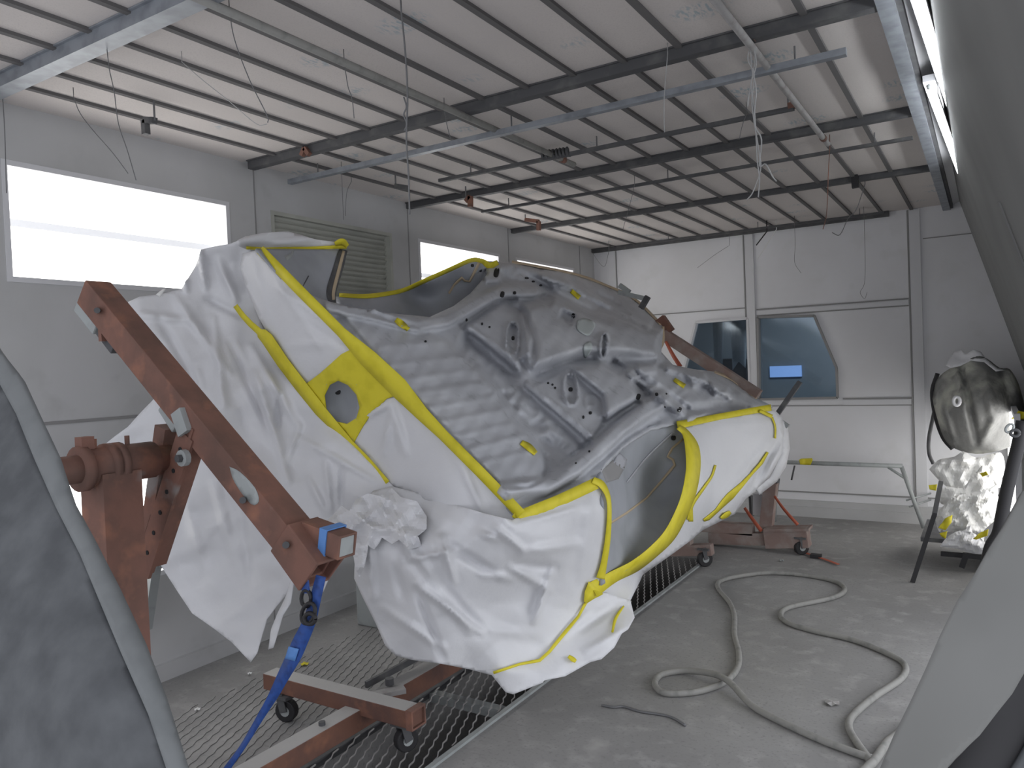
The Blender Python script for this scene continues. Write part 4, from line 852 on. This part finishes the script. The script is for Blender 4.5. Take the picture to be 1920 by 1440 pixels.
for q,lab in (([(1760,990),(1772,972),(1786,966),(1784,980),(1772,994)],'yellow tape tangle at left edge of the paper heap'),([(1762,1000),(1775,996),(1772,1010),(1765,1006)],'small yellow tape end at lower left of paper heap'),([(1824,1010),(1840,998),(1853,992),(1850,1005),(1830,1012)],'yellow tape piece at lower right of paper heap'),([(1742,910),(1756,908),(1754,920),(1744,918)],'small yellow tape bit at upper left of the heap'),([(1838,888),(1848,884),(1852,890),(1842,894)],'tiny yellow tape bit on top of paper heap'),([(1896,785),(1910,770),(1925,774),(1924,786),(1905,787)],'yellow tape knot beside metal hook at right frame edge')):
    o=sheet('tape_scrap',q,lambda x,y:surfY(x,y,6.05+.0*x,.01*np.sin(x/3)),'tape',None,step=4,thick=.006); tago(o,lab,'tape')
hs=empty('standing_hose',(.15,4.6,0),'thick dark hose rising in front of the paper heap at right','hose')
MB().tube(spline([PY(x,y,4.6) for x,y in [(1918,790),(1910,830),(1900,870),(1888,920),(1880,960),(1872,1000),(1858,1025),(1850,1060)]],6),.030,12).build('hose_length','black',hs,True)
ring('metal_hook',1903,812,8,6,4.55,.008,'darksteel',hs); ring('metal_hook',1893,803,6,9,4.55,.006,'greypaint',hs,.8)
o=empty('wall_light',(.15,6.9,.2),'lit white panel behind standing hose, right of the paper heap','light')
box('diffuser',(.125,6.0,.27),(.135,7.7,1.12),'litlow',o); box('frame',(.135,5.96,.23),(.17,7.74,1.16),'trimlight',o)

# ================= FOREGROUND PANELS =================
lp=empty('car_fender',(-1.05,.75,.2),'dark primer-grey car panel with pale rounded flange, blurred at lower left','car panel')
lf=rbf([(0,655,.95),(113,857,.86),(225,1102,.78),(354,1440,.70),(0,1440,.62),(0,900,.80),(150,1300,.66),(60,1100,.72)])
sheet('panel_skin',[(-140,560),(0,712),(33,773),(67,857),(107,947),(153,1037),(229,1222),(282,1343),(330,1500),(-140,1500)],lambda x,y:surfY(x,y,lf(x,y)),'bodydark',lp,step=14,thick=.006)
def rimf(x,y):
    e=dseg(x,y,[(-60,560),(0,655),(43,710),(80,787),(113,857),(143,947),(177,1009),(225,1102),(274,1206),(314,1311),(354,1440),(385,1540)])
    return surfY(x,y,lf(x,y),.012*np.sqrt(np.clip(e/22,0,1)))
sheet('flange',[(-60,560),(0,655),(43,710),(80,787),(113,857),(143,947),(177,1009),(225,1102),(274,1206),(314,1311),(354,1440),(385,1540),(340,1530),(308,1430),(278,1340),(226,1222),(150,1040),(104,950),(64,860),(30,776),(-4,714),(-60,640)],rimf,'rim',lp,step=9,thick=.012)
rp=empty('curved_body_panel',(.45,1.2,.5),'pale grey curved body panel with dark underside, blurred at lower right','car panel')
rf=rbf([(1920,900,1.30),(1832,1069,1.18),(1735,1255,1.05),(1650,1440,.95),(1920,1265,1.12),(1770,1440,.95),(1850,1200,1.10)])
sheet('panel_skin',[(1990,850),(1920,920),(1884,985),(1860,1021),(1832,1069),(1795,1126),(1763,1190),(1735,1255),(1707,1315),(1675,1380),(1650,1440),(1630,1500),(1690,1500),(1766,1440),(1804,1407),(1837,1379),(1870,1336),(1898,1301),(1920,1263),(1990,1160)],lambda x,y:surfY(x,y,rf(x,y)),'lightpanel',rp,step=10,thick=.012,thoff=1)
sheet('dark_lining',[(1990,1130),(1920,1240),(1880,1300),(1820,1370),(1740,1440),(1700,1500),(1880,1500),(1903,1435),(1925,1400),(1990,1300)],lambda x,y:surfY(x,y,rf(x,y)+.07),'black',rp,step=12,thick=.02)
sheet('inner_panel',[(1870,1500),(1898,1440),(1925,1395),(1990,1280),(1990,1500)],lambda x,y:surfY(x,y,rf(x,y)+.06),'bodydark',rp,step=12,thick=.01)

# ================= HANGING WIRES =================
def wire(px,lab,m='wire',r=.0018,Y=None,z=2.86,n=5,knot=None):
    if Y is None: Y=PZ(*px[0],z)[1]
    P=spline([PY(x,y,Y) for x,y in px],n)
    t=ZC-.003-P[0][2]
    if 0<t<.3: P=[P[0]+np.array([0,0,t])]+P
    o=MB().tube(P,r,5).build('hanging_wire',m,None,True); tago(o,lab,'wire','wires hanging from the ceiling')
    return o
wire([(200,88),(205,130),(214,172),(222,232),(238,280),(255,338)],'long thin wire hanging near left end of the wide grey crossbar')
wire([(138,182),(150,212),(175,245),(210,285),(240,325)],'curved thin wire dangling above the nearest light panel')
wire([(430,20),(440,75),(468,150),(500,215),(502,230)],'thin wire hooked at its end under the near ceiling panels',r=.0018)
wire([(341,116),(380,150),(430,190),(480,232),(500,233)],'pale looped wire sagging between ceiling ribs at upper left','wirelight',.0015)
wire([(645,112),(652,160),(660,185),(664,222)],'short kinked wire left of the long straight wire')
wire([(752,18),(760,100),(764,180),(762,260),(766,330),(768,402)],'long straight dark wire hanging low in front of the slatted panel',r=.0032)
wire([(757,182),(762,200),(757,215),(763,232),(758,246)],'twisted wire coil tied on long straight wire',Y=PZ(752,18,2.86)[1],r=.003)
wire([(640,316),(642,360),(644,412)],'thin straight wire above slatted panel, left one of two')
wire([(659,340),(650,362),(648,405)],'thin bent wire above slatted panel, right one of two')
wire([(833,200),(836,225),(845,262)],'short wire hanging at the end of dull left pipe')
wire([(5,186),(9,250),(12,362)],'thin wire hanging against wall at left picture edge',r=.002)
wire([(1252,100),(1247,160),(1245,200),(1246,248)],'pale thin wire hanging between ribs left of the wire bundle','wirelight',.0018)
for i,px in enumerate([[(1410,82),(1402,110),(1414,140),(1410,190),(1416,240),(1424,290),(1426,320),(1412,360),(1400,375)],[(1412,84),(1418,120),(1408,160),(1414,200),(1418,260),(1420,300),(1424,335),(1422,370)],[(1407,86),(1410,130),(1418,170),(1414,230),(1428,262),(1424,310),(1436,308),(1448,330),(1456,340)],[(1411,85),(1416,110),(1404,180),(1402,200)]]):
    wire(px,['longest pale wire of the tangled bundle by pale pipe','straight pale wire in middle of the tangled bundle','pale wire of tangled bundle with hooked right end','shortest pale wire of the tangled bundle near the pipe'][i],'wirelight',.0028,Y=3.15)
wire([(1400,214),(1392,235),(1386,262)],'short dark wire tip left of the pale bundle',Y=4.0)
wire([(1556,272),(1553,330),(1550,400),(1543,430)],'thin brownish wire hanging from far end of the pale pipe','rust',.0025,Y=4.9)
wire([(1622,345),(1606,392),(1590,410),(1575,440),(1560,436)],'bent dark wire dangling before back wall below black bracket',r=.003,Y=6.2)
wire([(1490,428),(1491,460),(1490,492),(1502,512)],'thin wire hanging in front of back wall right of the post',Y=7.5)
wire([(1620,402),(1622,480),(1621,530),(1613,548),(1621,560),(1626,548)],'long wire with looped end before the back wall',Y=7.5)
wire([(1190,345),(1182,380),(1168,430)],'thin wire over car nose under far ceiling',Y=5.0)
wire([(1438,434),(1418,460)],'short black rod tilted at top of back wall post','black',.006,Y=7.55)
wire([(1456,430),(1420,486)],'thin white rod tilted beside short black rod','plasticwhite',.004,Y=7.55)
wire([(1368,460),(1340,478),(1308,502)],'faint thin wire slanting on back wall left of post',Y=7.8,r=.002)
wire([(1142,470),(1132,500),(1108,470)],'thin wire at back left corner by far light panel',Y=7.5,r=.0025)
def clip(pts,Y,w,m,lab,nm='pipe_bracket'):
    o=empty(nm,PY(*pts[0],Y),lab,'bracket'); b=MB()
    P=[PY(*p,Y) for p in pts]
    for p,q in zip(P,P[1:]): b.bar(p,q,w,w,up=up)
    b.build('bent_bar',m,o); MB().tube([P[0],(P[0][0],P[0][1],ZC-.002)],.005,6).build('hanger_rod','wire',o); return o
clip([(290,226),(272,226),(274,252)],PZ(272,220,2.84)[1],.028,'darksteel','dark elbow bracket above nearest light panel')
clip([(566,292),(572,278),(580,290)],3.1,.025,'rust','small rusty bracket at left end of thick dark crossbar')
clip([(742,349),(764,352)],PZ(745,345,2.84)[1],.03,'darksteel','small dark bracket with pipe stub above the slatted panel')
clip([(874,378),(882,368),(882,388)],PZ(880,365,2.84)[1],.03,'rust','rust brown bracket above third light panel')
clip([(985,412),(1010,415),(1010,432)],PZ(1010,412,2.84)[1],.03,'rust','brown elbow bracket at far left part of ceiling')
clip([(1404,56),(1412,70),(1424,62)],3.13,.03,'rust','rusty clamp where the pale pipe crosses thick dark crossbar')
clip([(1478,200),(1492,196)],4.02,.03,'rust','rusty pipe stub at right end of knotted rail')
clip([(1602,322),(1604,352)],6.15,.045,'black','black bracket hanging from far crossbar at right')
clip([(1726,190),(1736,196)],4.6,.035,'black','black clamp on bright angle at right ceiling edge')
o=empty('knotted_rope',PY(1040,285,4.02),'knotted dark rope wound on the thin rail in middle of ceiling','rope')
P=[]
for t in np.linspace(0,1,70): p=PY(1016+52*t,289-8*t,4.02); P.append(p+np.array([0,.022*math.cos(t*50),.024*math.sin(t*50)-.01]))
MB().tube(P,.008,6).build('rope_coil','darksteel',o,True)
